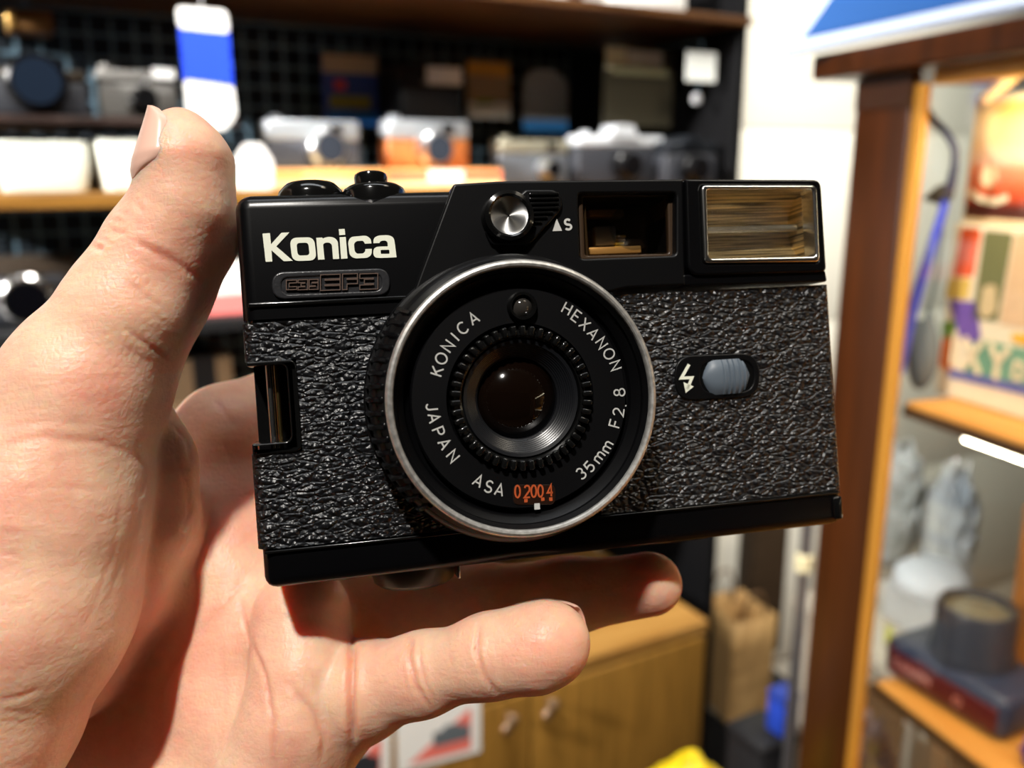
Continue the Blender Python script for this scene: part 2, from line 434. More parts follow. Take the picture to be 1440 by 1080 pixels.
# bottom plate is cut by a groove under the leather
bm = nbm(); add_box(bm, -W2+.0010, W2-.0008, -.00025, .002, ZB-.0004, ZB+.0001, .00015, 2)
add_box(bm, W2-.0024, W2-.0004, -.0002, .006, -H2+.001, ZB-.001, .0004, 2)
kp('bottom_trim', bm, M['gloss'], smooth=50)
# top plate, left half, big soft front edge with the scoop under the shutter button
bm = nbm()
add_box(bm, -W2, .004, .0004, BK, ZT, ztop_l, .0028, 8, edges=lambda c: c.z > ZT+.001 and not (c.x > .0035))
tp = kp('top_plate', bm, M['plastic'], smooth=60)
sx, sz = Lp(523, 283)
ct = nbm()
apex = Vector((sx, .0000, sz))
bmesh.ops.create_cone(ct, cap_ends=True, segments=48, radius1=.0002, radius2=.0140, depth=.012)
for v in ct.verts:
    v.co.z += .006
    h = v.co.z/.012
    v.co = Vector((sx+v.co.x*(1.0), v.co.y*.8+.0006+h*.003, sz+v.co.z*.46-.0002))
cut_o = obj('cutter', ct, None)
cut_o.matrix_world = BODY.copy(); bpy.context.view_layer.update()
boolean(tp, cut_o); shade(tp.data, 40)
if not tp.data.materials: tp.data.materials.append(M['plastic'])
# ridge line under the name
zr = Lp(450, 424)[1]
kp('top_trim', box_bm(-W2+.0012, -.016, -.0002, .002, zr-.0005, zr+.00035, .0003, 3), M['gloss'], smooth=60)
# raised right housing : trapezoid that runs down beside the lens
YR = -.0014
def q(px, py): return Lp(px, py, YR)
vf = rpoly([q(813, 272), q(951, 271), q(951, 359), q(816, 364)], .0009)
o1 = [q(638, 258.5), q(700, 254.5), q(961, 251.5), q(964, 401), q(880, 405), q(740, 440), q(575, 428)]
house = shape_mesh([rpoly(o1, [.0005, .0002, .0003, .0003, .0002, 0, .0002]), vf], YR, .0155, .00045)
kp('front_housing', house, M['plastic2'])
bm = nbm()
add_box(bm, Lp(640, 262)[0], Lp(962, 252)[0], .0153, BK, .020, ztop_r-.0001, .0006, 3)
kp('top_cover', bm, M['plastic2'], smooth=60)
# flash housing, its own block
def qf(px, py): return Lp(px, py, -.0022)
fx0, fx1 = qf(964.5, 300)[0], qf(1158, 300)[0]
fl_o = rpoly([qf(964.5, 251.5), qf(1155, 252.5), qf(1163, 382), qf(968, 388)], [.0004, .0018, .0012, .0028], 8)
fl_i = rpoly([qf(984, 260), qf(1147, 260), qf(1152, 369), qf(989, 371)], [.0010]*4)
kp('flash_housing', shape_mesh([fl_o, fl_i], -.0022, .012, .0005), M['plastic'])
kp('flash_housing_back', box_bm(fx0+.0002, W2-.0003, .0118, BK, .0185, ztop_r-.0001, .0018, 4), M['plastic'], smooth=60)
kp('flash_shelf', shape_mesh([rpoly([q(960, 386), q(1161, 379.5), q(1164, 396), q(962, 402)], .0006)], YR, .010, .0004), M['plastic'])
# ---- flash window : amber reflector tub behind a ribbed clear cover in a bright rim
def flash_mats():
    m = thin_glass('flash_cover', boost=1.3, rough=.06)
    r = bpy.data.materials.new('flash_reflector'); r.use_nodes = True
    nt = r.node_tree; b = nt.nodes['Principled BSDF']; b.inputs['Metallic'].default_value = .85; b.inputs['Roughness'].default_value = .38
    tc = nt.nodes.new('ShaderNodeTexCoord'); mp = nt.nodes.new('ShaderNodeMapping'); mp.inputs['Scale'].default_value = (60, 1, 3200)
    nz = nt.nodes.new('ShaderNodeTexNoise'); nz.inputs['Scale'].default_value = 1; nz.inputs['Detail'].default_value = 3
    rp = nt.nodes.new('ShaderNodeValToRGB'); rp.color_ramp.elements[0].position = .38; rp.color_ramp.elements[0].color = (.10,.07,.03,1)
    rp.color_ramp.elements[1].position = .62; rp.color_ramp.elements[1].color = (.95,.70,.32,1)
    bp = nt.nodes.new('ShaderNodeBump'); bp.inputs['Strength'].default_value = .6; bp.inputs['Distance'].default_value = .0002
    L = nt.links; L.new(tc.outputs['Object'], mp.inputs[0]); L.new(mp.outputs[0], nz.inputs[0]); L.new(nz.outputs[0], rp.inputs[0]); L.new(rp.outputs[0], b.inputs['Base Color'])
    L.new(nz.outputs[0], bp.inputs['Height']); L.new(bp.outputs[0], b.inputs['Normal'])
    return m, r
MF, MR = flash_mats()
cxz = [qf(986, 262), qf(1146, 262), qf(1150, 367), qf(990, 369)]
X0, X1 = qf(988, 300)[0], qf(1148, 300)[0]; Z1 = qf(1060, 261)[1]; Z0 = qf(1060, 369)[1]
fw = kp('flash_window', shape_mesh([rpoly([qf(985, 261), qf(1147, 261), qf(1152, 368.5), qf(989.5, 370.5)], .0011),
      rpoly([qf(993, 267), qf(1141, 266), qf(1146, 361), qf(996, 364)], .0008)], -.0027, .002, .0004), M['metal'], label='bright rim round the flash window')
bm = nbm(); n = 26
rows = []
for i in range(n*4+1):
    t = i/(n*4); z = Z0+.0008+(Z1-Z0-.0014)*t
    y = -.0017+.00022*math.cos(2*PI*t*n)
    rows.append((y, z))
front = [[bm.verts.new((x, y, z)) for x in (X0+.0005, X1-.0007)] for y, z in rows]
back = [[bm.verts.new((x, -.0004, z)) for x in (X0+.0005, X1-.0007)] for y, z in rows]
for S in (front, back):
    for a, b in zip(S, S[1:]): bm.faces.new((a[0], a[1], b[1], b[0]))
for a, b, c, d in zip(front, front[1:], back, back[1:]):
    bm.faces.new((a[0], b[0], d[0], c[0])); bm.faces.new((a[1], b[1], d[1], c[1]))
bm.faces.new((front[0][0], front[0][1], back[0][1], back[0][0])); bm.faces.new((front[-1][0], front[-1][1], back[-1][1], back[-1][0]))
bmesh.ops.recalc_face_normals(bm, faces=bm.faces)
kp('flash_cover', bm, MF, parent=fw, smooth=60, label='clear ribbed flash cover')
bm = nbm(); rowsr = []
for i in range(17):
    a = PI*i/16; z = (Z0+Z1)/2-math.cos(a)*(Z1-Z0)*.48; y = -.0002+math.sin(a)*.0085
    rowsr.append([bm.verts.new((x, y, z)) for x in (X0+.0004, X0+.002+.0, X1-.0022, X1-.0006)])
for a, b in zip(rowsr, rowsr[1:]):
    for k in range(3): bm.faces.new((a[k], a[k+1], b[k+1], b[k]))
for k in (0, 3):
    bm.faces.new([r_[k] for r_ in rowsr])
kp('reflector', bm, MR, parent=fw, smooth=60, label='amber streaked flash reflector')
kp('flash_tube', tube_bm([(X0+.001, .0045, (Z0+Z1)/2), (X1-.001, .0045, (Z0+Z1)/2)], .0008, 16), mat('flash_tube_glass', (.25,.22,.16,1), .1, .6), parent=fw, smooth=60)
# ---- viewfinder : sunk frame, rear optics, front glass
def qv(px, py, y=.001): return Lp(px, py, y)
vfo = kp('viewfinder_frame', shape_mesh([rpoly([qv(811, 271), qv(950, 270), qv(951, 362), qv(815, 366)], .0008),
      rpoly([qv(819, 277), qv(938, 276), qv(940, 357), qv(822, 360)], .0006)], .0006, .0022, .0003), mat('viewfinder_frame', lin(60,46,34), .3))
vx0, vz1 = qv(816, 276, .004); vx1, vz0 = qv(940, 360, .004)
bm = nbm()
def open_box(bm, x0, x1, y0, y1, z0, z1):
    v = [bm.verts.new(p) for p in [(x0,y0,z0),(x1,y0,z0),(x1,y0,z1),(x0,y0,z1),(x0,y1,z0),(x1,y1,z0),(x1,y1,z1),(x0,y1,z1)]]
    for f in [(4,5,6,7),(0,1,5,4),(1,2,6,5),(2,3,7,6),(3,0,4,7)]: bm.faces.new([v[i] for i in f])
open_box(bm, vx0, vx1, .0012, .0145, vz0, vz1)
kp('viewfinder_tunnel', bm, mat('viewfinder_tunnel', lin(92,74,52), .3), parent=vfo, smooth=20)
bm = nbm()
def vq(px, py, y): x, z = Lp(px, py, y); return x, z
a0 = vq(836, 318, .008); b0 = vq(868, 344, .008)
add_box(bm, a0[0], b0[0], .008, .0135, b0[1], a0[1], .0004, 2)
kp('rangefinder_block', bm, mat('grey_optics', lin(150,152,156), .3, .2), parent=vfo)
bm = nbm()
a0 = vq(828, 295, .009); b0 = vq(878, 304, .009); add_box(bm, a0[0], b0[0], .009, .012, b0[1], a0[1], .0002, 2)
a0 = vq(822, 287, .006); b0 = vq(828, 350, .006); add_box(bm, a0[0], b0[0], .006, .012, b0[1], a0[1], .0002, 2)
a0 = vq(828, 348, .007); b0 = vq(902, 355, .007); add_box(bm, a0[0], b0[0], .007, .012, b0[1], a0[1], .0002, 2)
kp('brass_frame', bm, mat('aged_brass', lin(205,160,95), .35, .5), parent=vfo)
bm = nbm()
for k in range(5):
    a0 = vq(868-k*1, 331+k*5, .0075); b0 = vq(880-k*1, 333.5+k*5, .0075); add_box(bm, a0[0], b0[0], .0075, .009, b0[1], a0[1])
kp('spring', bm, mat('gold_spring', lin(240,200,80), .35, .4), parent=vfo)
vcx, vcz = vq(893, 318, .006)
bm = nbm(); add_lathe(bm, [(0, .0052), (.0018, .0054), (.0035, .0060), (.0048, .0070), (.0048, .0085), (0, .0088)], vcx, vcz, 'y', 48)
kp('viewfinder_lens', bm, thin_glass('viewfinder_glass', (.8,.84,.9), 2.5), parent=vfo)
g = shape_mesh([rpoly([qv(816, 276), qv(936, 275), qv(938, 356), qv(819, 360)], .0004)], .0004, .0009, 0)
kp('viewfinder_window', g, thin_glass('viewfinder_pane', (.95,.92,.88)), parent=vfo)
# ---- self-timer / metering eye with ribbed slider
ex, ez = Lp(716, 303, -.004)
eye = kp('meter_eye', lathe_bm([(.0049, .004), (.0049, -.0036), (.0047, -.0044), (.0040, -.0047), (.0036, -.0044), (.0035, -.0030)], ex, ez, 'y', 64), M['gloss'])
dm = bpy.data.materials.new('spun_metal'); dm.use_nodes = True
_b = dm.node_tree.nodes['Principled BSDF']; _b.inputs['Base Color'].default_value = (.5,.5,.49,1); _b.inputs['Metallic'].default_value = 1; _b.inputs['Roughness'].default_value = .3
_b.inputs['Anisotropic'].default_value = .9
_tg = dm.node_tree.nodes.new('ShaderNodeTangent'); _tg.direction_type = 'RADIAL'; _tg.axis = 'Y'
dm.node_tree.links.new(_tg.outputs[0], _b.inputs['Tangent'])
me = lathe_bm([(.0036, -.0042), (.0030, -.0040), (.0002, -.0036), (.0001, -.0030), (0, -.0030)], 0, 0, 'y', 96)
_e = kp('eye_lens', me, dm, parent=eye, label='spun silver disc'); _e.location = (ex, 0, ez)
sl = rpoly([q(738, 268), q(778, 268), q(789, 278), q(789, 295), q(757, 330), q(744, 346), q(690, 346), q(680, 325), q(700, 300)], [.0003, .001, .001, .001, .001, .001, .001, .001, .0003])
slo = kp('timer_slider', shape_mesh([sl], -.0024, 0, .0004), M['plastic2'])
bm = nbm()
for k in range(8):
    x1 = 786-max(0, k-3)*8
    a0 = Lp(744, 271.5+k*6.6, -.0026); b0 = Lp(x1, 274.3+k*6.6, -.0026)
    add_box(bm, a0[0], b0[0], -.0029, -.0020, b0[1], a0[1], .0002, 2)
kp('slider_rib', bm, M['gloss'], parent=slo)
# ---- buttons on the top
def topbtn(name, px, y, prof, m, parent=KC, smooth=40):
    x = Lp(px, 262, y)[0]
    return kp(name, lathe_bm([(r*.001, ztop_l+h*.001) for r, h in prof], x, y, 'z', 64), m, parent, smooth)
topbtn('power_button', 436.5, .012, [(6.4, -1), (6.4, 1.6), (6.1, 2.5), (5.2, 3.5), (4.8, 3.85), (4.2, 4.0), (3.6, 3.9), (0, 3.85)], M['gloss'])
sh = topbtn('shutter_collar', 525, .0105, [(6.2, -1.2), (6.2, 1.6), (5.9, 2.3), (5.0, 2.9), (3.2, 3.0), (0, 3.0)], M['gloss'])
topbtn('shutter_button', 522, .0105, [(3.2, 2.9), (3.3, 4.6), (3.1, 5.3), (2.6, 5.6), (1.2, 5.5), (.9, 5.0), (0, 4.9)], M['gloss'], parent=sh)
# ---- underside fittings
xk = Lp(585, 815, .010)[0]
kn = kp('rewind_knob', lathe_bm([(.0088, -H2), (.0088, -H2-.0010), (.0080, -H2-.0038), (.0070, -H2-.0046), (0, -H2-.0046)], xk, .013, 'z', 64), mat('knob_brown', (.03,.025,.02,1), .35), smooth=40)
kp('knob_edge', box_bm(xk+.0078, xk+.0084, .006, .010, -H2-.0034, -H2+.0005, .0002, 2), M['metal'], parent=kn)
x0 = Lp(850, 770, .02)[0]; x1 = Lp(976, 770, .02)[0]
kp('tripod_socket', box_bm(x0, x1, .010, .028, -H2-.0022, -H2+.001, .0012, 3), M['matt'], smooth=50)
kp('battery_cover_edge', box_bm(Lp(770, 780, .012)[0], Lp(900, 770, .012)[0], .010, .020, -H2-.0008, -H2+.0004, .0003, 2), mat('dull_steel', (.3,.28,.27,1), .4, 1), smooth=50)
# ================= lens barrel
YF = -.0165
ax, az = Lp(739.4, 560.2, YF)
barrel = kp('lens_barrel', lathe_bm([(.0262, .004), (.0262, -.0092), (.0258, -.0102), (.0252, -.0108), (.0249, -.0125), (.0243, -.0148), (.0240, -.0158)], ax, az, 'y', 160), M['plastic2'], smooth=25)
kp('barrel_rim', lathe_bm([(.0242, -.0152), (.0242, -.0160), (.0239, -.0165), (.0235, -.0167), (.0231, -.0166), (.0229, -.0163), (.0228, -.0152)], ax, az, 'y', 160), M['chrome'], parent=barrel, smooth=25, label='worn silver rim')
for base in (0, PI):
    bm = nbm()
    for k in range(-8, 9):
        a = base+R(k*5.3+(2 if base else 0))
        rot = Matrix.Translation((ax, 0, az)) @ Matrix.Rotation(-a, 4, 'Y')
        P_ = [(.0250,-.0016),(.0268,-.0016),(.0269,-.0088),(.0264,-.0100),(.0258,-.0110),(.0254,-.0128),(.0249,-.0142),(.0236,-.0142)]
        V_ = [[bm.verts.new(rot @ Vector((r, y, t))) for r, y in P_] for t in (-.00062, -.00030, .00030, .00062)]
        for r_ in (0, 3):
            for i_, v in enumerate(V_[r_]):
                r2, y2 = P_[i_]; v.co = rot @ Vector((r2-(.0005 if 0 < i_ < 7 else 0), y2+(.0003 if i_ < 7 else 0), (-.00062, 0, 0, .00062)[r_]))
        for A_, B_ in zip(V_, V_[1:]):
            for i_ in range(8): bm.faces.new((A_[i_], A_[(i_+1) % 8], B_[(i_+1) % 8], B_[i_]))
        bm.faces.new(V_[0]); bm.faces.new(V_[3][::-1])
    bmesh.ops.recalc_face_normals(bm, faces=bm.faces)
    kp('grip_ribs', bm, M['plastic'], parent=barrel, smooth=50)
# flange ring around the base, seen on the top-left
kp('barrel_flange', lathe_bm([(.0270, .003), (.0270, -.0010), (.0267, -.0014), (.0262, -.0015)], ax, az, 'y', 160), M['plastic2'], parent=barrel, smooth=25)
kp('inner_cone', lathe_bm([(.0230, -.0160), (.0222, -.0146), (.0221, -.0138), (.0208, -.0122), (.0205, -.0112), (.0196, -.0104)], ax, az, 'y', 160), M['plastic2'], parent=barrel, smooth=20)
YP = -.0106
plate = kp('name_ring', lathe_bm([(.0197, -.0100), (.0194, YP), (.0134, YP), (.0132, -.0095), (.0126, -.0088)], ax, az, 'y', 128), M['ringface'], parent=None, smooth=20)
plate.parent = KC
bm = nbm()
NT = 46
for k in range(NT):
    a = 2*PI*k/NT
    rot = Matrix.Translation((ax+math.cos(a)*.0119, 0, az+math.sin(a)*.0119)) @ Matrix.Rotation(-a, 4, 'Y')
    add_box(bm, -.0009, .0009, -.0122, -.0086, -.00050, .00050, .00028, 2, xf=rot)
gear = kp('focus_ring', lathe_bm([(.0125, -.0085), (.0121, -.0106), (.0112, -.0114), (.0108, -.0112), (.0106, -.0095)], ax, az, 'y', 96), M['gloss'])
kp('ring_teeth', bm, M['gloss'], parent=gear, smooth=50)
prof = [(.0107, -.0100), (.0104, -.0108), (.0098, -.0106)]
for k in range(7):
    r0 = .0098-.00030*k; y0 = -.0104+.00036*k
    prof += [(r0, y0), (r0-.00018, y0+.00010), (r0-.00022, y0+.00030)]
prof += [(.0074, -.0076), (.0073, -.0062), (.0070, -.0056)]
kp('lens_mount', lathe_bm(prof, ax, az, 'y', 128), mat('lens_mount', (.006,.0065,.008,1), .3), parent=gear, smooth=20)
lm = mat('coated_lens', (.004,.0018,.001,1), .03, spec=.5, coat=1)
kp('front_lens', lathe_bm([(.0074, -.0058), (.0072, -.0068), (.0060, -.0078), (.0045, -.0086), (.0030, -.0091), (.0015, -.0094), (0, -.0095)][::-1], ax, az, 'y', 96), lm, parent=gear, smooth=60, label='dark amber coated lens glass')
# small photocell above the lens
cx2, cz2 = Lp(735.5, 430.5, -.0142)
cell = kp('photocell', lathe_bm([(.0027, YP+.0004), (.0027, -.0113), (.0024, -.0120), (.0020, -.0120), (.0018, -.0112), (.0017, -.0106)], cx2, cz2, 'y', 48), M['gloss'])
kp('photocell_glass', lathe_bm([(.0018, -.0110), (.0012, -.0116), (.0006, -.01185), (0, -.0119)], cx2, cz2, 'y', 48), mat('cell_glass', (.03,.027,.024,1), .12, coat=1), parent=cell, smooth=60)
# lettering round the lens (single-line engraving)
bm = nbm()
YS = -.0024
def z3(zx, zy, y=YP): return Lp(520+zx/2.4545, 340+zy/2.4545, y+YS)
pax, paz = ax, az
def ringtext(chars, out):
    for ch, zx, zy in chars:
        x, z = z3(zx, zy); a = math.atan2(z-paz, x-pax)
        rr = math.hypot(x-pax, z-paz)
        h = .00200
        ang = a-PI/2 if out else a+PI/2
        glyph(bm, ch, pax+rr*math.cos(a), paz+rr*math.sin(a), ang, h, .00027, YP-.00006, YP+.0001)
ringtext([('K',232,447),('O',247,403),('N',270,360),('I',294,328),('C',321,297),('A',358,264)], True)
ringtext([('H',681,231),('E',713,257),('X',742,285),('A',771,317),('N',800,350),('O',826,387),('N',848,427)], True)
ringtext([('J',215,570),('A',222,608),('P',237,655),('A',258,697),('N',287,740)], False)
ringtext([('A',375,825),('S',411,845),('A',448,856)], False)
ringtext([('3',729,800),('5',758,777),('m',789,741),('m',817,706)], False)
ringtext([('F',846,627),('2',858,588),('.',868,565),('8',861,520)], False)
kp('lens_lettering', bm, M['ink2'], parent=plate, smooth=None, label='white engraved lettering')
# film speed window
wp = rpoly([z3(494, 838), z3(640, 838), z3(640, 908), z3(494, 908)], .0012, 8)
fs = kp('film_speed_window', shape_mesh([wp], YP-.00015, YP+.0004, .0001), mat('brown_window', lin(34,18,11), .3), parent=plate)
bm = nbm()
for ch, zx, zy in [('0',510,862),('2',543,862),('0',566,861),('0',589,860),('4',622,858)]:
    x, z = z3(zx, zy, YP-.0002); glyph(bm, ch, x, z, R(-3), .0021, .00030, YP-.00024, YP-.00014, .72)
for zx in (538, 596, 624):
    x, z = z3(zx, 888 if zx != 538 else 893); add_box(bm, x-.0003, x+.0003, YP-.00024, YP-.0001, z-.0003, z+.0003)
kp('film_speed_numbers', bm, M['orange_ink'], parent=fs, smooth=None, label='orange film speed numbers')
x, z = z3(577, 913)
kp('speed_index', box_bm(x-.0005, x+.0005, YP-.0002, YP+.0001, z-.00055, z+.00055), M['ink2'], parent=plate, label='white index mark')
for o_ in (plate, gear, cell): o_.location.y = YS
# ---- flash switch on the right leather
def w8(zx, zy, y=0): return Lp(900+zx/3.375, 460+zy/3.375, y)
po = rpoly([w8(158, 138), w8(560, 122), w8(568, 330), w8(166, 352)], .0042, 10)
pi_ = rpoly([w8(278, 162), w8(535, 155), w8(540, 305), w8(284, 315)], .0032, 10)
sw = kp('flash_switch', shape_mesh([po, pi_], -.0004, .004, .00025), M['plastic2'])
kp('switch_well', shape_mesh([pi_], -.00012, .0005, 0), M['gloss'], parent=sw)
bm = nbm()
x0, z1_ = w8(300, 160, -.001); x1, z0_ = w8(534, 309, -.001)
hw = (x1-x0)/2; xc = (x0+x1)/2; hz = (z1_-z0_)/2; zc = (z0_+z1_)/2
st = 48; rows = []
for i in range(st+1):
    t = -1+2*i/st; x = xc+hw*t
    zz = hz*min(1, (1-max(0, abs(t)-.45)**2/.55**2*.999))**.5
    y = -.0017+.0014*abs(t)**2.6
    if -.25 < t < .85: y += -.00022*(1 if math.sin(t*26) > 0 else -.6)
    ring = []
    for k in range(9):
        u = -1+2*k/8
        ring.append(bm.verts.new((x, y+.0010*abs(u)**3, zc+zz*u)))
    rows.append(ring)
for a, b in zip(rows, rows[1:]):
    for k in range(8): bm.faces.new((a[k], a[k+1], b[k+1], b[k]))
kp('switch_slider', bm, M['grey_knob'], parent=sw, smooth=30, label='grey ridged slider')
bm = nbm()
bolt = [w8(228, 178), w8(192, 242), w8(242, 240), w8(219, 296)]
ribbon(bm, bolt, .0006, -.00055, -.0003)
me = shape_mesh([[w8(203, 262), w8(250, 282), w8(212, 312)]], -.00055, -.0003); bm.from_mesh(me)
kp('flash_symbol', bm, M['ink'], parent=sw, smooth=None, label='white lightning arrow')
# ---- maker's name
def n6(zx, zy): return Lp(360+zx/6, 220+zy/6, .0004)
def sq_(cx, cy, hw, hh, r):
    p = [(-hw, -hh), (hw, -hh), (hw, hh), (-hw, hh)]
    return [n6(cx+x+(y)*.11, cy+y-x*.035) for x, y in rpoly(p, r, 8)]
def pl(p, r): return [n6(*v) for v in rpoly(p, r, 4)]
shapes = [
 [pl([(55,652),(118,648),(127,742),(215,645),(282,642),(172,760),(312,882),(235,885),(131,792),(138,888),(82,890)], 3)],
 [sq_(398,783,103,98,62), sq_(397,783,50,53,28)],
 [pl([(508,688),(560,685),(562,694),(600,680),(650,680),(690,712),(702,865),(650,867),(640,745),(620,728),(585,728),(566,742),(578,870),(524,873)], [2,2,4,20,40,40,2,2,16,16,16,16,2,2])],
 [pl([(705,683),(757,680),(772,862),(718,865)], 2)],
 [pl([(697,615),(748,612),(753,662),(703,665)], 2)],
 [pl([(974,735),(918,737),(905,712),(850,715),(826,735),(832,800),(850,822),(905,820),(922,800),(922,782),(977,780),(975,830),(940,857),(830,862),(790,835),(776,720),(800,680),(930,668),(968,695)], [2,2,12,12,16,16,14,14,10,2,2,35,35,40,40,50,40,40,30])],
 [pl([(990,733),(992,690),(1030,668),(1120,665),(1162,685),(1172,740),(1185,852),(1050,858),(1005,855),(988,825),(992,780),(1020,762),(1112,760),(1110,724),(1090,710),(1060,712),(1044,722),(1043,732)], [2,30,30,40,40,30,2,10,30,30,30,20,4,10,10,10,8,2]),
  pl([(1050,790),(1124,788),(1127,822),(1054,824)], 8)],
]
kp('name_lettering', multi_shape(shapes, .00022, .0006), M['ink'], smooth=None, label='cream maker name in bold lettering')
# ---- badge
def b1(zx, zy, y=-.0002): return Lp(300+zx/3, 200+zy/3, y)
bo = rpoly([b1(244, 548), b1(742, 530), b1(748, 645), b1(250, 664)], .0034, 10)
bi = rpoly([b1(284, 572), b1(708, 552), b1(712, 625), b1(290, 642)], .0022, 10)
bd = kp('model_badge', shape_mesh([bo, bi], -.0002, .001, .0003), M['badge'])
kp('badge_floor', shape_mesh([bo], .0001, .0009, 0), M['badge'], parent=bd)
bm = nbm()
def blk(ch, x0, x1, y0, y1, t):
    w = x1-x0; h = y1-y0; m1 = y0+h/2
    if ch == 'C': p = [(x1,y0),(x0,y0),(x0,y1),(x1,y1),(x1,y1-t),(x0+t,y1-t),(x0+t,y0+t),(x1,y0+t)]
    elif ch == '3': p = [(x0,y0),(x1,y0),(x1,y1),(x0,y1),(x0,y1-t),(x1-t,y1-t),(x1-t,m1+t/2),(x0+t,m1+t/2),(x0+t,m1-t/2),(x1-t,m1-t/2),(x1-t,y0+t),(x0,y0+t)]
    elif ch == '5': p = [(x1,y0),(x0,y0),(x0,m1+t/2),(x1-t,m1+t/2),(x1-t,y1-t),(x0,y1-t),(x0,y1),(x1,y1),(x1,m1-t/2),(x0+t,m1-t/2),(x0+t,y0+t),(x1,y0+t)]
    elif ch == 'E': p = [(x1,y0),(x0,y0),(x0,y1),(x1,y1),(x1,y1-t),(x0+t,y1-t),(x0+t,m1+t/2),(x1,m1+t/2),(x1,m1-t/2),(x0+t,m1-t/2),(x0+t,y0+t),(x1,y0+t)]
    elif ch == 'F': p = [(x1,y0),(x0,y0),(x0,y1),(x0+t,y1),(x0+t,m1+t/2),(x1,m1+t/2),(x1,m1-t/2),(x0+t,m1-t/2),(x0+t,y0+t),(x1,y0+t)]
    pp = []
    for x, y in p: pp.append(b1(x, y-(x-500)*.035, -.0003))
    ribbon(bm, pp, .00016, -.0004, .0002, closed=True)
blk('C', 308, 352, 576, 616, 12); blk('3', 358, 398, 576, 618, 12); blk('5', 404, 442, 576, 618, 12)
blk('E', 452, 535, 558, 624, 19); blk('F', 545, 608, 558, 624, 19); blk('3', 618, 694, 560, 626, 19)
kp('badge_lettering', bm, M['badge_line'], parent=bd, smooth=None, label='thin raised outline lettering')
# triangle + S beside the viewfinder
def v7(zx, zy): return Lp(660+zx/4.8, 250+zy/4.8, YR-.0001)
bm = multi_shape([[[v7(590, 275), v7(626, 358), v7(562, 360)]]], YR-.0001, YR+.0001)
x, z = v7(666, 315)
glyph(bm, 'S', x, z, R(3), .00195, .00042, YR-.0001, YR+.0001)
kp('timer_mark', bm, M['ink2'], smooth=None, label='white triangle and letter mark')
# ================================================================== the hand (one continuous skin surface)
# modelled in (right, forward, up) metres seen from the eye; hp() gives a joint from its place in the view and its distance
def hp(px, py, Z): return np.array([(px-720)/F*Z, Z, (540-py)/F*Z])
def cone_d(P, a, b, ra, rb, flat=None):
    """round cone distance; flat=(axis, k): squash along axis"""
    ba = b-a; l2 = float(ba @ ba)
    pa = P-a
    if flat is not None:
        n, k = flat; n = n/np.linalg.norm(n)
        pa = pa+np.multiply.outer(pa @ n, n)*(1/k-1)
    t = np.clip((pa @ ba)/l2, 0, 1) if l2 > 1e-12 else np.zeros(P.shape[0])
    d = pa-np.multiply.outer(t, ba)
    return np.sqrt((d*d).sum(1))-(ra+(rb-ra)*t)
def smin(a, b, k):
    h = np.clip(.5+.5*(b-a)/k, 0, 1)
    return b*(1-h)+a*h-k*h*(1-h)
def chain(P, pts, k=.002, flat=None):
    d = None
    for (a, ra), (b, rb) in zip(pts, pts[1:]):
        e = cone_d(P, a, b, ra*.001, rb*.001, flat)
        d = e if d is None else smin(d, e, k)
    return d
LIT = hp
THUMB = [(hp(250,184,.1665), 4.0), (hp(256,222,.1665), 7.3), (hp(254,292,.1680), 8.3), (hp(222,352,.1690), 9.5), (hp(184,434,.1690), 11.6), (hp(116,545,.1690), 14.6), (hp(62,700,.1695), 19.0), (hp(22,850,.168), 21.0), (hp(-70,1010,.166), 22.0), (hp(-230,1260,.166), 24)]
PADS = [(hp(272,238,.1720), 7.5, hp(268,330,.1750), 8.7), (hp(268,330,.1750), 8.6, hp(224,405,.176), 9.3), (hp(224,405,.176), 9.3, hp(160,540,.176), 11.2)]
WEB = [(hp(150,560,.180), 11), (hp(196,660,.186), 11.0), (hp(202,735,.188), 10.8), (hp(160,820,.188), 11.5), (hp(90,930,.188), 13)]
INDEX = [(hp(120,900,.212), 14), (hp(230,720,.211), 13.5), (hp(318,612,.213), 12.0), (hp(420,558,.228), 9.4), (hp(570,520,.238), 8.6), (hp(690,500,.243), 8.0)]
MIDDLE = [(hp(130,1030,.208), 14), (hp(250,850,.207), 13.5), (hp(370,710,.214), 12.0), (hp(520,640,.232), 9.2), (hp(680,600,.240), 8.6), (hp(800,575,.245), 8.0)]
FILL = [(hp(300,720,.207), 10), (hp(320,800,.204), 11.5), (hp(355,890,.197), 11), (hp(330,1000,.194), 12), (hp(290,1130,.193), 14)]
RING = [(hp(200,1120,.206), 14), (hp(330,930,.202), 12.5), (hp(430,850,.203), 10.5), (hp(540,868,.204), 9.4), (hp(680,850,.2025), 8.7), (hp(800,838,.1995), 8.0), (hp(914,823,.195), 7.05)]
LITTLE = [(hp(300,1230,.190), 15), (hp(400,1090,.184), 12), (hp(462,1000,.186), 10.6), (hp(510,971,.1815), 9.9), (hp(582,951,.1765), 7.8), (hp(600,946,.1755), 7.6), (hp(676,925,.1705), 7.3), (hp(700,920,.170), 7.6), (hp(752,910,.1685), 8.3), (hp(770,904,.168), 8.15)]
PADCOL = [(hp(425,868,.187), 10.2), (hp(426,940,.183), 10.0), (hp(419,1008,.1815), 10.8), (hp(386,1088,.182), 12)]
HEEL = [(hp(-60,1150,.196), 22), (hp(120,1160,.200), 18), (hp(300,1180,.194), 15)]
ARM = [(hp(-230,1260,.182), 27), (hp(-420,1620,.175), 27), (hp(-700,2300,.165), 32)]
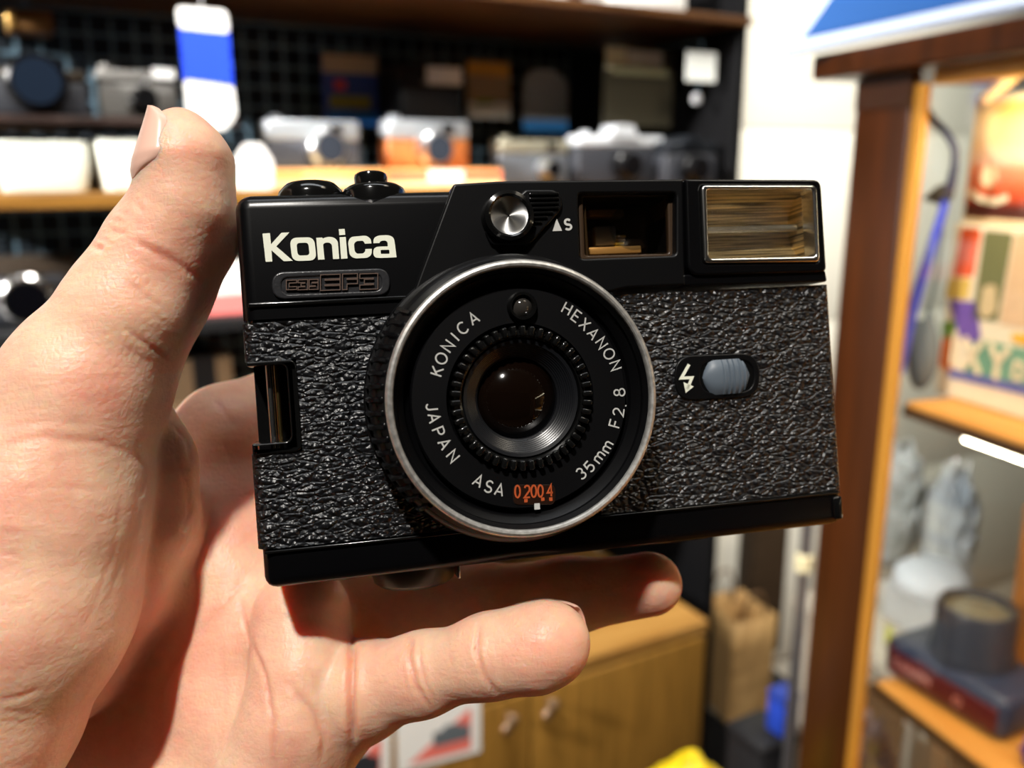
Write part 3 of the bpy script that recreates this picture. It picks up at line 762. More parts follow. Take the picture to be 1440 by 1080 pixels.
def hand_sdf(P):
    th = chain(P, THUMB, .004)
    for a, ra, b, rb in PADS: th = smin(th, cone_d(P, a, b, ra*.001, rb*.001), .004)
    web = chain(P, WEB, .004)
    ix, md, rg = chain(P, INDEX, .003), chain(P, MIDDLE, .003), chain(P, RING, .003)
    lt = chain(P, LITTLE, .0025); pc = chain(P, PADCOL, .004); he = chain(P, HEEL, .01); ar = chain(P, ARM, .01)
    palm = smin(ix, md, .006)
    palm = smin(palm, rg, .007)
    palm = smin(palm, he, .012)
    palm = smin(palm, ar, .016)
    palm = smin(palm, chain(P, FILL, .004), .008)
    palm = smin(palm, pc, .0040)
    # little finger: joined at its root, otherwise separate
    palm = smin(palm, lt, .0013)
    d = smin(palm, web, .005)
    d = smin(d, th, .0016)
    return d
def surface(f, lo, hi, h):
    n = np.ceil((hi-lo)/h).astype(int)+1
    ax_ = [lo[i]+h*np.arange(n[i]) for i in range(3)]
    D = np.empty(n, np.float32)
    YZ = np.stack(np.meshgrid(ax_[1], ax_[2], indexing='ij'), -1).reshape(-1, 2)
    for i0 in range(0, n[0], 12):
        xs_ = ax_[0][i0:i0+12]
        P = np.concatenate([np.concatenate([np.full((len(YZ), 1), x), YZ], 1) for x in xs_])
        D[i0:i0+len(xs_)] = f(P).reshape(len(xs_), n[1], n[2])
    S = D < 0
    c = [slice(None, -1), slice(1, None)]
    cnt = np.zeros(tuple(n-1), int)
    for i in (0,1):
        for j in (0,1):
            for k in (0,1): cnt += S[c[i], c[j], c[k]]
    act = (cnt > 0) & (cnt < 8)
    idx = -np.ones(tuple(n-1), int); cells = np.argwhere(act); idx[act] = np.arange(len(cells))
    pos = np.zeros((len(cells), 3)); w = np.zeros(len(cells))
    cor = [(i, j, k) for i in (0,1) for j in (0,1) for k in (0,1)]
    for a in range(8):
        for b in range(a+1, 8):
            if sum(abs(cor[a][t]-cor[b][t]) for t in range(3)) != 1: continue
            ca, cb = cells+cor[a], cells+cor[b]
            da, db = D[tuple(ca.T)], D[tuple(cb.T)]
            m_ = (da < 0) != (db < 0); t = np.where(m_, da/np.where(m_, da-db, 1), 0)
            p = ca+(cb-ca)*t[:, None]; pos[m_] += p[m_]; w[m_] += 1
    pos = lo+h*pos/w[:, None]
    faces = []
    for axis in range(3):
        o = [(1,2), (2,0), (0,1)][axis]
        sl0 = [slice(1, -1)]*3; sl0[axis] = slice(None, -1)
        sl1 = [slice(1, -1)]*3; sl1[axis] = slice(1, None)
        A, B = S[tuple(sl0)], S[tuple(sl1)]
        e = np.argwhere(A != B); base = e.copy()
        for t in range(3):
            if t != axis: base[:, t] += 1
        flip = S[tuple(base.T)]
        e1 = np.zeros(3, int); e1[o[0]] = 1; e2 = np.zeros(3, int); e2[o[1]] = 1
        qd = [idx[tuple((base+s).T)] for s in (-e1-e2, -e2, 0*e1, -e1)]
        Q = np.stack(qd, 1); Q[~flip] = Q[~flip][:, ::-1]
        faces.append(Q)
    return pos, np.concatenate(faces)
HH = .0011
_lo = np.array([-.25, .115, -.142]); _hi = np.array([.075, .27, .062])
hv, hf = surface(hand_sdf, _lo, _hi, HH)
def project(v, it=2):
    for _ in range(it):
        d = hand_sdf(v); e = 2e-4
        g = np.stack([hand_sdf(v+np.eye(3)[i]*e)-hand_sdf(v-np.eye(3)[i]*e) for i in range(3)], 1)/(2*e)
        g /= np.maximum((g*g).sum(1, keepdims=True), .2)
        v = v-g*d[:, None]*.9
    return v, g
hv, _ = project(hv)
ORG = hp(250, 800, .18)
me = bpy.data.meshes.new('hand'); me.from_pydata((hv-ORG).tolist(), [], hf.tolist()); me.update()
ho = bpy.data.objects.new('hand', me); COL.objects.link(ho)
md_ = ho.modifiers.new('s', 'SUBSURF'); md_.levels = 1
dg = bpy.context.evaluated_depsgraph_get(); dg.update()
me2 = bpy.data.meshes.new_from_object(ho.evaluated_get(dg)); ho.modifiers.clear(); ho.data = me2; bpy.data.meshes.remove(me); me = me2
me.name = 'hand'
nv = len(me.vertices); co = np.empty(nv*3); me.vertices.foreach_get('co', co); co = co.reshape(-1, 3)+ORG
nr = np.empty(nv*3); me.vertices.foreach_get('normal', nr); nr = nr.reshape(-1, 3)
# ---- creases and wrinkles, pressed into the side that faces the eye
pxy = np.stack([720+F*co[:, 0]/co[:, 1], 540-F*co[:, 2]/co[:, 1]], 1)
facing = np.clip(-(nr*co).sum(1)/np.linalg.norm(co, axis=1)*1.6, 0, 1)
def polydist(p, pts):
    d = np.full(len(p), 1e9); s = np.zeros(len(p)); L_ = 0; n_ = len(pts)
    for i, (a, b) in enumerate(zip(pts, pts[1:])):
        a, b = np.array(a, float), np.array(b, float); ab = b-a
        t = np.clip(((p-a) @ ab)/(ab @ ab), 0, 1)
        e = np.linalg.norm(p-a-t[:, None]*ab, axis=1)
        m_ = e < d; d[m_] = e[m_]; s[m_] = (i+t[m_])/(n_-1)
    return d, s
# (points, width px, depth mm, redness, zmin, zmax)
CR = [
 # thumb joint creases
 ([(188,338),(206,348),(232,360),(256,374),(284,398)], 6, .30, .35, .12, .19), ([(214,356),(240,372),(262,392)], 4, .14, .2, .12, .19),
 ([(176,392),(196,410),(214,424),(232,430)], 5, .14, .22, .12, .19), ([(200,404),(212,396)], 3, .12, .1, .12, .19), ([(208,414),(220,402)], 3, .12, .1, .12, .19),
 ([(178,462),(200,480),(222,496),(246,514)], 5, .26, .32, .12, .19), ([(168,482),(190,498),(212,512)], 4, .10, .15, .12, .19),
 ([(213,442),(236,456)], 4, .12, .2, .12, .19), ([(204,456),(216,446)], 3, .1, .1, .12, .19),
 # knuckle wrinkles on the outer contour
 ([(150,318),(162,326),(174,326)], 5, .35, .0, .12, .19), ([(128,346),(144,350)], 6, .75, .0, .12, .19), ([(152,306),(170,312)], 4, .3, .0, .12, .19),
 ([(138,334),(158,342)], 4, .3, .0, .12, .19), ([(188,282),(200,298)], 5, .2, .0, .12, .19), ([(160,296),(178,300)], 3.5, .2, .0, .12, .19), ([(146,326),(164,334)], 3.5, .25, .0, .12, .19),
 # thenar lines
 ([(0,628),(60,614),(140,622),(192,642)], 7, .18, .22, .12, .17), ([(0,600),(70,592),(130,596)], 7, .08, .1, .12, .17),
 ([(190,640),(206,660),(198,700)], 4, .3, .3, .12, .19),
 ([(20,690),(80,684),(150,690)], 7, .12, .1, .12, .17),
 ([(0,748),(30,750)], 4, .2, .1, .12, .17), ([(0,778),(26,782)], 4, .2, .1, .12, .17), ([(0,985),(30,980),(55,968)], 5, .2, .2, .12, .17),
 ([(0,850),(40,846)], 4, .12, .1, .12, .17), ([(0,1000),(50,1004)], 5, .15, .2, .12, .17), ([(0,1014),(40,1018)], 4, .12, .1, .12, .17),
 ([(196,668),(188,740),(150,850)], 6, .12, .15, .12, .17), ([(170,700),(160,780),(120,880)], 5, .08, .1, .12, .17),
 # palm lines
 ([(302,700),(290,760),(275,800),(276,850),(262,905),(228,970),(222,1080)], 6, .5, .4, .17, .24),
 ([(345,812),(322,840),(296,868),(278,892)], 6, .25, .25, .17, .24),
 ([(336,840),(350,900),(372,950),(384,1010),(386,1080)], 5, .5, .4, .16, .24),
 ([(404,960),(440,1000),(455,1040),(452,1072)], 6, .35, .35, .16, .24), ([(430,930),(450,980)], 4, .1, .1, .16, .24),
 ([(244,600),(262,622),(268,650)], 5, .4, .3, .17, .24), ([(300,560),(330,600)], 6, .15, .15, .17, .24), ([(312,620),(330,660)], 6, .12, .1, .17, .24),
 ([(290,700),(300,740),(296,800)], 7, .2, .1, .17, .24), ([(310,900),(316,980),(306,1070)], 6, .14, .12, .17, .24),
 ([(246,640),(262,680),(266,720),(250,770)], 6, .2, .25, .165, .21),
 # little finger creases
 ([(580,892),(575,925),(585,965),(606,998)], 5, .5, .4, .15, .19), ([(592,894),(590,930),(600,965),(614,992)], 3.5, .3, .2, .15, .19), ([(572,900),(566,940),(574,980)], 4, .14, .15, .15, .19),
 ([(674,878),(670,915),(682,950),(700,978)], 5, .55, .35, .15, .19), ([(684,915),(694,955)], 4, .2, .2, .15, .19), ([(628,890),(634,930),(646,975)], 4, .1, .1, .15, .19),
 ([(496,890),(493,960),(497,1050)], 6.5, 1.5, .6, .15, .2),
]
disp = np.zeros(nv); red = np.zeros(nv)
for pts, w_, dep, rd, z0_, z1_ in CR:
    d, s = polydist(pxy, pts)
    taper = np.clip(np.minimum(s, 1-s)*5+.25, 0, 1)
    zz = (co[:, 1] > z0_) & (co[:, 1] < z1_)
    g = np.exp(-(d/(w_*.62))**2)*taper*facing*zz
    br = np.exp(-((d-w_*1.8)/(w_*1.1))**2)*taper*facing*zz
    disp -= g*dep*.001; disp += br*dep*.0002
    red = np.maximum(red, np.exp(-(d/(w_*1.5))**2)*taper*facing*zz*rd)
# broad soft unevenness of flesh
rs_ = np.random.RandomState(3)
for k in range(26):
    v_ = rs_.normal(size=3); v_ /= np.linalg.norm(v_); fr_ = 180+rs_.rand()*520
    disp += np.sin(co @ v_*fr_+rs_.rand()*6.28)*.000045*(300/fr_)
# fine wrinkles over the thumb joints
def patch(cx_, cy_, rad, ang, freq, amp):
    dx, dy = pxy[:, 0]-cx_, pxy[:, 1]-cy_
    w_ = np.exp(-(dx*dx+dy*dy)/rad**2)*facing*(co[:, 1] < .19)
    u_ = dx*math.cos(ang)+dy*math.sin(ang); t_ = -dx*math.sin(ang)+dy*math.cos(ang)
    return amp*w_*np.sin(u_*freq+np.sin(t_*.11)*1.6+np.sin(t_*.041+u_*.03)*2)
disp += patch(158, 345, 34, R(60), .62, .00010)
disp += patch(150, 505, 70, R(35), .55, .00005)
co = co+nr*disp[:, None]
me.vertices.foreach_set('co', (co-ORG).ravel())
at_ = me.attributes.new('crease', 'FLOAT', 'POINT'); at_.data.foreach_set('value', np.clip(red, 0, 1))
me.polygons.foreach_set('use_smooth', [True]*len(me.polygons)); me.update()
me.materials.clear(); me.materials.append(M['skin'])
CM = Matrix.Translation(EYE) @ CAMROT.to_4x4()
ho.matrix_world = CM @ Matrix.Translation(Vector(ORG))
tag(ho, 'bare left hand, palm towards us, gripping the black camera between thumb and fingers', 'hand')
def nail(name, a, b, n, phi, side=1):
    """plate laid on the finger: a -> b runs to the tip along the finger's axis, n points out through the nail"""
    a, b, n = np.array(a), np.array(b), np.array(n, float); t_ = (b-a)/np.linalg.norm(b-a)
    n -= t_*(n @ t_); n /= np.linalg.norm(n); s_ = np.cross(t_, n)
    NU, NV = 22, 18; top = np.zeros((NU+1, NV+1, 3)); rad = None
    for i in range(NU+1):
        u = i/NU
        fl = 1-.55*max(0, 1-u/.3)**2-.32*max(0, (u-.75)/.25)**2
        ph = (np.linspace(-1, 1, NV+1))*phi*fl
        ushift = (1-np.abs(np.linspace(-1, 1, NV+1))**2.2)*.0010*(-1 if u < .5 else 1)*abs(u-.5)*2
        dirs = np.outer(np.cos(ph), n)+np.outer(np.sin(ph), s_)
        o_ = a+(b-a)*u+np.outer(ushift, t_)
        r = np.full(NV+1, .003)
        for _ in range(30):
            r += np.clip(-hand_sdf(o_+dirs*r[:, None]), -.0008, .0008)
        if rad is not None: r = np.maximum(r, rad-.00022)
        rad = r.copy()
        e_ = np.abs(np.linspace(-1, 1, NV+1))
        lift = .00042-.00055*e_**6-(.0005*max(0, 1-u/.12))
        top[i] = o_+dirs*(r+lift)[:, None]
    bm = nbm(); T_ = [[bm.verts.new(Vector(p-ORG)) for p in row] for row in top]
    cen = a+(b-a)*.5
    B_ = [[bm.verts.new(Vector(p-n*.0007-ORG)) for p in row] for row in top]
    for G in (T_, B_):
        for p_, q_ in zip(G, G[1:]):
            for k in range(NV): bm.faces.new((p_[k], p_[k+1], q_[k+1], q_[k]))
    for p_, q_ in [(T_[0], B_[0]), (T_[-1], B_[-1]), ([r[0] for r in T_], [r[0] for r in B_]), ([r[-1] for r in T_], [r[-1] for r in B_])]:
        for k in range(len(p_)-1): bm.faces.new((p_[k], p_[k+1], q_[k+1], q_[k]))
    bmesh.ops.recalc_face_normals(bm, faces=bm.faces)
    o = obj(name, bm, M['nail'], ho, 60); o['label'] = 'pale pink nail'
nail('thumb_nail', hp(252,246,.1675), hp(246,160,.1665), (-.82, -.56, .10), 1.0)
nail('little_finger_nail', hp(745,911,.1685), hp(818,891,.1678), (.2, .95, .28), .95)
# ================================================================== the shop behind
A1 = R(28.9)
U1 = Vector((math.cos(A1), math.sin(A1), 0)); N1 = Vector((-math.sin(A1), math.cos(A1), 0)); O1 = Vector((0, 1.28, 0))
def sl(px, py, back=0.):
    """pixel -> (s, t, z) in the shelf unit's own frame, on the plane `back` metres behind its front"""
    w = on_plane(px, py, O1+N1*back, N1)-O1
    return Vector((w.dot(U1), back, w.z))
def sw_(s, t, z): return O1+U1*s+N1*t+Vector((0, 0, z))
MB = {}
def bm_(name, *a, **k):
    if name not in MB: MB[name] = mat(name, *a, **k)
    return MB[name]
wood_brown = mat('shelf_wood', lin(92,58,26), .5, noise=(9, lin(70,42,18), (1, 6, 12)))
shelf_gold = mat('oak_shelf', lin(150,105,38), .45, noise=(9, lin(120,80,25), (1, 6, 12)))
blackw = mat('black_shelf_board', lin(16,17,20), .55)
wire = mat('painted_wire', lin(100,124,138), .45)
# room
def struct(name, bm, m, loc=(0,0,0), rz=0, sm=None):
    o = obj(name, bm, m, None, sm); o.location = loc; o.rotation_euler = (0, 0, rz); o['kind'] = 'structure'; return o
wallm = mat('white_painted_boards', lin(238,236,226), .7, bump=(60, .1, .001))
bm = nbm(); WB = .42
x0 = -3.2; x1 = 4.2; z = 0
seam = sl(1120, 182, WB).z
zz = seam-.46*3
while zz < 2.7:
    zb = max(zz, 0); zt = min(zz+.46, 2.7)
    if zt > 0: add_box(bm, x0, x1, WB, WB+.05, zb+.0015, zt-.0015, .002, 2)
    zz += .46
add_box(bm, x0, x1, WB+.01, WB+.06, 0, 2.7)
struct('wall_back', bm, wallm, O1, A1, 40)
struct('floor', box_bm(-3, 4, -2.5, 5.5, -.1, 0), mat('floor_boards', lin(110,84,60), .5, noise=(3, lin(90,66,46), (1, 12, 1))))
struct('ceiling', box_bm(-3, 4, -2.5, 5.5, 2.7, 2.8), mat('ceiling_paint', lin(120,118,112), .8))
struct('wall_left', box_bm(-2.6, -2.5, -2.5, 2.2, 0, 2.7), mat('left_wall_paint', lin(84,78,70), .8))
struct('wall_right', box_bm(2.6, 2.7, -2.5, 3.6, 0, 2.7), mat('right_wall_paint', lin(130,118,100), .8))
struct('wall_front', box_bm(-2.6, 2.7, -2.6, -2.5, 0, 2.7), mat('front_wall_paint', lin(30,28,26), .8))

# ---- shelving unit
SU = thing('shelving_unit', 'tall black shelving unit with wire grid back and brown shelves, full of cameras', 'shelf', O1, A1)
sR = sl(1034, 300, 0).x
sL = sl(-160, 300, 0).x
zCab = .775
zTop = sl(1000, 24, -.02).z
D1 = .34
obj('side_panel', box_bm(sR-.018, sR, -.005, D1, 0.0005, 2.3, .002, 2), mat('black_side_panel', lin(6,6,8), .7, spec=.2), SU)
obj('back_panel', box_bm(sL, sR-.02, D1, D1+.02, zCab+.002, 2.3), mat('dark_back_panel', lin(24,34,42), .7), SU)
bm = nbm(); sA = sL+.02; sB = sl(800, 200, .3).x
x = sA
while x < sB:
    add_box(bm, x, x+.005, .300, .304, zCab+.02, zTop-.02); x += .030
z = zCab+.03
while z < zTop:
    add_box(bm, sA, sB, .304, .308, z, z+.005); z += .030
obj('wire_grid', bm, wire, SU)
e = sl(1060, 33, -.02).x
obj('shelf_board', box_bm(sL, e, -.02, D1, zTop-.006, zTop+.006, .002, 2), wood_brown, SU)['label'] = 'brown top shelf board'
zM = sl(0, 273, 0).z
obj('shelf_board', box_bm(sL, sR-.02, 0, D1-.035, zM-.017, zM, .002, 2), shelf_gold, SU)['label'] = 'golden brown shelf board'
zU = sl(60, 162, .02).z; sE = sl(335, 162, .02).x
obj('shelf_board', box_bm(sL, sE, .02, D1-.035, zU-.008, zU, .001, 2), mat('dark_brown_board', lin(44,28,22), .5), SU)['label'] = 'short dark upper shelf board'
zW = sl(320, 446, .0).z
obj('shelf_board', box_bm(sL, sR-.02, 0, D1-.035, zW-.018, zW, .002, 2), blackw, SU)['label'] = 'black lower shelf board'
zV = zW-.30
obj('shelf_board', box_bm(sL, sR-.02, 0, D1-.035, zV-.018, zV, .002, 2), blackw, SU)['label'] = 'black bottom shelf board'

def shelf_span(px0, px1, py, t):
    a, b = sl(px0, py, t), sl(px1, py, t); return a.x, b.x, a.z
SILV = mat('satin_silver', (.72,.74,.76,1), .28, 1)
SILVD = mat('silver_top_plate', lin(172,178,184), .3, .35)
DARK = mat('dark_leather', lin(42,44,50), .5, bump=(900, .4, .0005))
CAP = mat('blue_black_cap', lin(44,50,60), .35)
def little_camera(label, px0, px1, pyb, pyt, t, body=DARK, top=SILVD, topfrac=.36, lens=.55, lr=None, cap=CAP, ring=SILV, prism=None, zbase=None, dep=.035, lensdep=.03, buttons=1, window=True, group=None, cellp=False):
    a, b = sl(px0, pyb, t), sl(px1, pyb, t); zt = sl((px0+px1)/2, pyt, t).z
    zb = a.z if zbase is None else zbase
    w = b.x-a.x; h = zt-zb; xc = (a.x+b.x)/2
    r = thing('shelf_camera', label, 'camera', sw_(xc, t, zb), A1, group)
    hb = h*(1-topfrac)
    obj('body', box_bm(-w/2, w/2, 0, dep, 0, hb, .004, 3), body, r, 60)
    obj('top_plate', box_bm(-w/2, w/2, -.001, dep+.001, hb, h, .004, 3), top, r, 60)
    lr = lr or h*.36; lx = w*(lens-.5); lcz = max(hb*.52, lr*1.30)
    lb = lathe_bm([(lr*1.25, .002), (lr*1.22, -lensdep*.45), (lr*1.05, -lensdep*.55), (lr*1.02, -lensdep), (lr*.92, -lensdep), (lr*.88, -lensdep*.8)], lx, lcz, 'y', 40)
    lo_ = obj('lens_barrel', lb, ring, r, 40)
    obj('lens_cap', lathe_bm([(lr*.95, -lensdep*.8), (lr*.93, -lensdep*1.05), (0, -lensdep*1.05)], lx, lcz, 'y', 40), cap, lo_, 40)
    if window:
        obj('viewfinder_window', box_bm(w*.16, w*.30, -.003, .001, hb+(h-hb)*.3, hb+(h-hb)*.78, .0008, 2), M['glass_dark'], r, 60)
    if prism:
        q_ = shape_mesh([[(-w*.17+lx, h*.96), (w*.17+lx, h*.96), (w*.10+lx, h+prism), (-w*.10+lx, h+prism)]], -.006, dep*.9, .001)
        obj('prism_housing', q_, top, r, 40)
    for k in range(buttons):
        obj('shutter_dial', lathe_bm([(.008, h-.001), (.008, h+.005), (.007, h+.006), (0, h+.006)], -w*.36+k*w*.68, dep*.5, 'z', 24), top, r, 40)
    return r
brown = mat('tan_leather', lin(188,112,58), .5, noise=(30, lin(150,84,40), (1,1,1)))
# riser price boxes on the main shelf
def flat_box(name, label, cat, px0, px1, py0, py1, t, th, m, zb=None, r=.001, group=None):
    a, b = sl(px0, py1, t), sl(px1, py1, t); zt = sl((px0+px1)/2, py0, t).z; z0 = a.z if zb is None else zb
    o = thing(name, label, cat, sw_((a.x+b.x)/2, t, z0), A1, group)
    w = (b.x-a.x)/2; h = zt-z0
    return o, w, h, th, m
def simple_box(*a, part='carton', **k):
    o, w, h, th, m = flat_box(*a, **k)
    obj(part, box_bm(-w, w, 0, th, 0, h, .001, 2), m, o, 60); return o, w, h
orange_p = mat('orange_board', lin(250,176,100), .6); cream_p = mat('cream_board', lin(255,222,170), .6); redp = mat('salmon_red_print', lin(240,110,85), .6)
o, w, h = simple_box('price_board', 'orange and cream price board lying in front of the silver camera', 'sign', 330, 540, 240, 262, .04, .10, orange_p, zb=zM)
obj('cream_band', box_bm(-w, w, -.0006, .0002, .001, h*.45), cream_p, o)
obj('cream_top', box_bm(-w, w, .002, .098, h, h+.0006), cream_p, o)
o, w, h = simple_box('price_board', 'red and cream price board lying under the tan leather camera', 'sign', 543, 706, 239, 262, .04, .10, orange_p, zb=zM)
obj('red_band', box_bm(-w*.98, w*.98, -.0006, .0002, h*.42, h*.85), redp, o)
obj('cream_patch', box_bm(-w*.3, w*.3, -.0012, .0002, h*.3, h*.95), M['white'], o)
obj('cream_band', box_bm(-w, w, -.0006, .0002, .0, h*.3), cream_p, o)
zr_ = sl(600, 239, .04).z+.0012
little_camera('silver rangefinder camera with black front cap, left of the tan leather camera', 378, 508, 240, 170, .07, topfrac=.42, lens=.60, lr=.0200, zbase=zr_, body=mat('charcoal_leather', lin(66,68,76), .5))
little_camera('silver camera wrapped in tan leather with a black front cap', 547, 660, 240, 170, .07, body=brown, topfrac=.40, lens=.52, lr=.0200, zbase=zr_)
little_camera('small grey camera with a silver lens and cream stripe, right of the tan camera', 704, 800, 262, 198, .07, body=mat('grey_body', lin(96,100,106), .4, .3), top=mat('grey_cream_top', lin(150,146,128), .35, .4), topfrac=.3, lens=.62, lr=.012, cap=M['glass_dark'], zbase=zM)
little_camera('black camera with a bright silver pentaprism hump', 812, 932, 262, 192, .05, body=DARK, top=mat('bright_silver_top', lin(215,220,226), .3, .3), topfrac=.22, lens=.5, lr=.017, cap=M['glass_dark'], ring=M['plastic'], prism=.016, zbase=zM, window=False)
little_camera('black camera with small shiny dials, beside the side panel of the shelves', 936, 1006, 262, 200, .01, body=DARK, top=mat('black_top_plate', lin(40,44,50), .2, .5), topfrac=.28, lens=.45, lr=.017, cap=M['glass_dark'], ring=M['plastic'], prism=.008, zbase=zM, window=False)
# price tag standing left of the silver camera
a = sl(357, 262, .03)
tg_ = thing('price_tag', 'white pentagonal price tag with a pale blue spot, on the orange board', 'tag', sw_(a.x, .03, zM), A1)
pa = sl(328, 255, .03); pb = sl(388, 255, .03); hw = (pb.x-pa.x)/2; ht = sl(357, 203, .03).z-zM
obj('card', shape_mesh([rpoly([(-hw*.85, .0), (hw*.9, 0), (hw, ht*.6), (hw*.5, ht), (-hw*.3, ht), (-hw, ht*.55)], .004)], 0, .002), M['white'], tg_)
obj('blue_spot', lathe_bm([(.006, -.0004), (0, -.0004)], 0, ht*.45, 'y', 20), mat('pale_blue_ink', lin(150,205,235), .6), tg_)
# left shelves
little_camera('big dark camera with a wide lens and pale streak, on the short upper shelf', -40, 128, 162, 98, .05, body=DARK, top=mat('brass_black_top', lin(60,52,40), .3, .5), topfrac=.25, lens=.56, lr=.026, cap=mat('deep_blue_glass', lin(20,28,40), .15), ring=M['plastic'], zbase=zU, lensdep=.04)
o = little_camera('grey boxy camera with two shiny knobs, on the short upper shelf', 142, 252, 162, 100, .05, body=mat('grey_leather', lin(104,102,98), .5), top=mat('grey_top', lin(110,108,104), .4), topfrac=.28, lens=.55, lr=.012, cap=M['plastic'], ring=M['plastic'], zbase=zU, window=False)
for (px_, py_) in ((205,118),(186,144)):
    q_ = sl(px_, py_, .04)
    k_ = obj('shiny_knob', lathe_bm([(.004, 0), (.004, -.006), (.003, -.008), (0, -.0085)], 0, 0, 'y', 24), SILV, o, 40)
    k_.location = (q_.x-(sl(142,162,.05).x+sl(252,162,.05).x)/2, -.008, q_.z-zU)
q0, q1 = sl(214, 97, .045), sl(246, 113, .045)
obj('white_label', box_bm(q0.x-(sl(142,162,.05).x+sl(252,162,.05).x)/2, q1.x-(sl(142,162,.05).x+sl(252,162,.05).x)/2, -.004, -.003, q1.z-zU, q0.z-zU), M['white'], o)
def pouch(label, px0, px1, py0):
    a, b = sl(px0, 262, .03), sl(px1, 262, .03); zt = sl((px0+px1)/2, py0, .03).z-zM
    o = thing('white_bin', label, 'bin', sw_((a.x+b.x)/2, .03, zM), A1)
    w = (b.x-a.x)/2
    bm = nbm(); lv = [(0, .86), (.02, .88), (.5, .95), (.92, 1.0), (1.0, .97)]; rg = []
    for f_, k in lv:
        p = rpoly([(-w*k, 0+(1-k)*.02), (w*k, (1-k)*.02), (w*k, .12), (-w*k, .12)], .012, 5)
        rg.append([bm.verts.new((x, y, f_*zt)) for x, y in p])
    for A, B in zip(rg, rg[1:]):
        n = len(A)
        for i in range(n): bm.faces.new((A[i], A[(i+1) % n], B[(i+1) % n], B[i]))
    bm.faces.new(rg[0]); cp = [bm.verts.new((v.co.x*.96, .06+(v.co.y-.06)*.96, v.co.z)) for v in rg[-1]]
    n = len(cp)
    for i in range(n): bm.faces.new((rg[-1][i], rg[-1][(i+1) % n], cp[(i+1) % n], cp[i]))
    dn = [bm.verts.new((v.co.x, v.co.y, zt*.3)) for v in cp]
    for i in range(n): bm.faces.new((cp[i], cp[(i+1) % n], dn[(i+1) % n], dn[i]))
    bm.faces.new(dn)
    bmesh.ops.recalc_face_normals(bm, faces=bm.faces)
    obj('tapered_body', bm, mat('white_translucent_plastic', lin(222,226,216), .5, noise=(22, lin(226,230,214), (1,1,2))), o, 50)
    return o, w, zt
o, w, zt = pouch('large white tapered bin under the big dark camera', -6, 134, 200)
obj('coiled_cable', tube_bm([(-.01+.028*math.cos(k*.7), .05+.02*math.sin(k*.7), zt*.7+.0006*k+.010*math.sin(k*.35)) for k in range(24)], .0022, 8), bm_('grey_cable', lin(90,92,90), .5), o, 60)
pouch('smaller white tapered bin under the grey boxy camera', 139, 262, 198)
# hanging blue and white tag strip
zt0 = sl(285, 12, .0)
a = sl(283, 10, -.01)
hs = thing('hanging_banner', 'blue and white shelf banner hanging from the top shelf, above the thumb', 'banner', sw_(a.x, -.01, a.z), A1)
def bq(px, py): v = sl(px, py, -.01); return (v.x-a.x, v.z-a.z)
def quadm(c, y0=0, y1=.0015, r=.0008): return shape_mesh([rpoly([bq(*p) for p in c], r)], y0, y1)
obj('white_header', quadm([(248,10),(318,16),(323,48),(252,42)], 0, .0015, .006), M['white'], hs)
obj('blue_band', quadm([(252,40),(322,48),(328,124),(259,114)]), mat('royal_blue_print', lin(28,70,225), .5), hs)
obj('white_foot', quadm([(259,113),(328,122),(333,163),(318,184),(295,188),(264,165)], 0, .0015, .006), M['white'], hs)
obj('banner_loop', tube_bm([(*bq(284, 14), 0)]+[(bq(290, 14)[0], .0, .01), (bq(300, 14)[0]-.01, .012, zTop-a.z-.004)], .0012, 6) if False else tube_bm([(0, .001, -.006), (.001, .002, .01), (.002, .003, zTop-.0085-a.z)], .0008, 6), bm_('thread', lin(180,180,180), .6), hs)
# cards hung on the grid
def hung(name, label, cat, px0, px1, py0, py1, t, parts_, th=.006, rr=.002):
    a, b = sl(px0, py0, t), sl(px1, py1, t); o = thing(name, label, cat, sw_((a.x+b.x)/2, t, b.z), A1)
    W_, H_ = (b.x-a.x), a.z-b.z
    for i, (nm, u0, u1, v0, v1, m_) in enumerate(parts_):
        obj(nm, box_bm((u0-.5)*W_, (u1-.5)*W_, -.0005*i, th if i == 0 else .001, v0*H_, v1*H_, .0004, 1), m_, o)
    ht_ = min(H_+.018, zTop-.016-b.z)
    obj('hook', tube_bm([(0, .002, H_-.002), (0, .002, ht_-.004), (0, .02, ht_), (0, .285-t, ht_)], .0012, 6), wire, o)
    return o
c_ = lambda n, r, g, b: bm_(n, lin(r, g, b), .55)
hung('hanging_packet', 'blue card packet with a kraft header, hanging on the wire grid', 'packet', 452, 534, 76, 178, .24,
   [('card', 0, 1, 0, 1, c_('navy_card', 44,72,150)), ('kraft_header', 0, 1, .74, 1, c_('kraft_card', 186,164,134)), ('blue_foot', .08, 1, 0, .2, c_('bright_blue_card', 30,110,200)), ('olive_patch', .1, .85, .24, .42, c_('olive_print', 140,136,60)), ('red_spot', .2, .4, .5, .64, c_('red_spot_print', 220,70,80))])
hung('hanging_packet', 'gold and brown card packet with a white foot, hanging on the grid', 'packet', 658, 718, 86, 168, .22,
   [('card', 0, 1, 0, 1, c_('brown_card', 160,130,92)), ('gold_header', 0, .95, .75, 1, c_('gold_card', 215,155,60)), ('white_foot', 0, 1, 0, .28, c_('offwhite_card', 240,238,225)), ('green_strip', .15, .6, .24, .34, c_('green_print', 130,140,50))])
hung('price_card', 'small white price card on a black camera case, above the tan camera', 'card', 600, 650, 94, 122, .16,
   [('card', 0, 1, 0, 1, c_('white_price_card', 240,242,244)), ('edge_strip', -.12, .02, .0, .25, c_('grey_strip', 130,132,136))], .002)
o = thing('hanging_packet', 'grey rounded packet with a blue foot, hanging on the grid', 'packet', sw_(sl(768,180,.22).x, .22, sl(768,180,.22).z), A1)
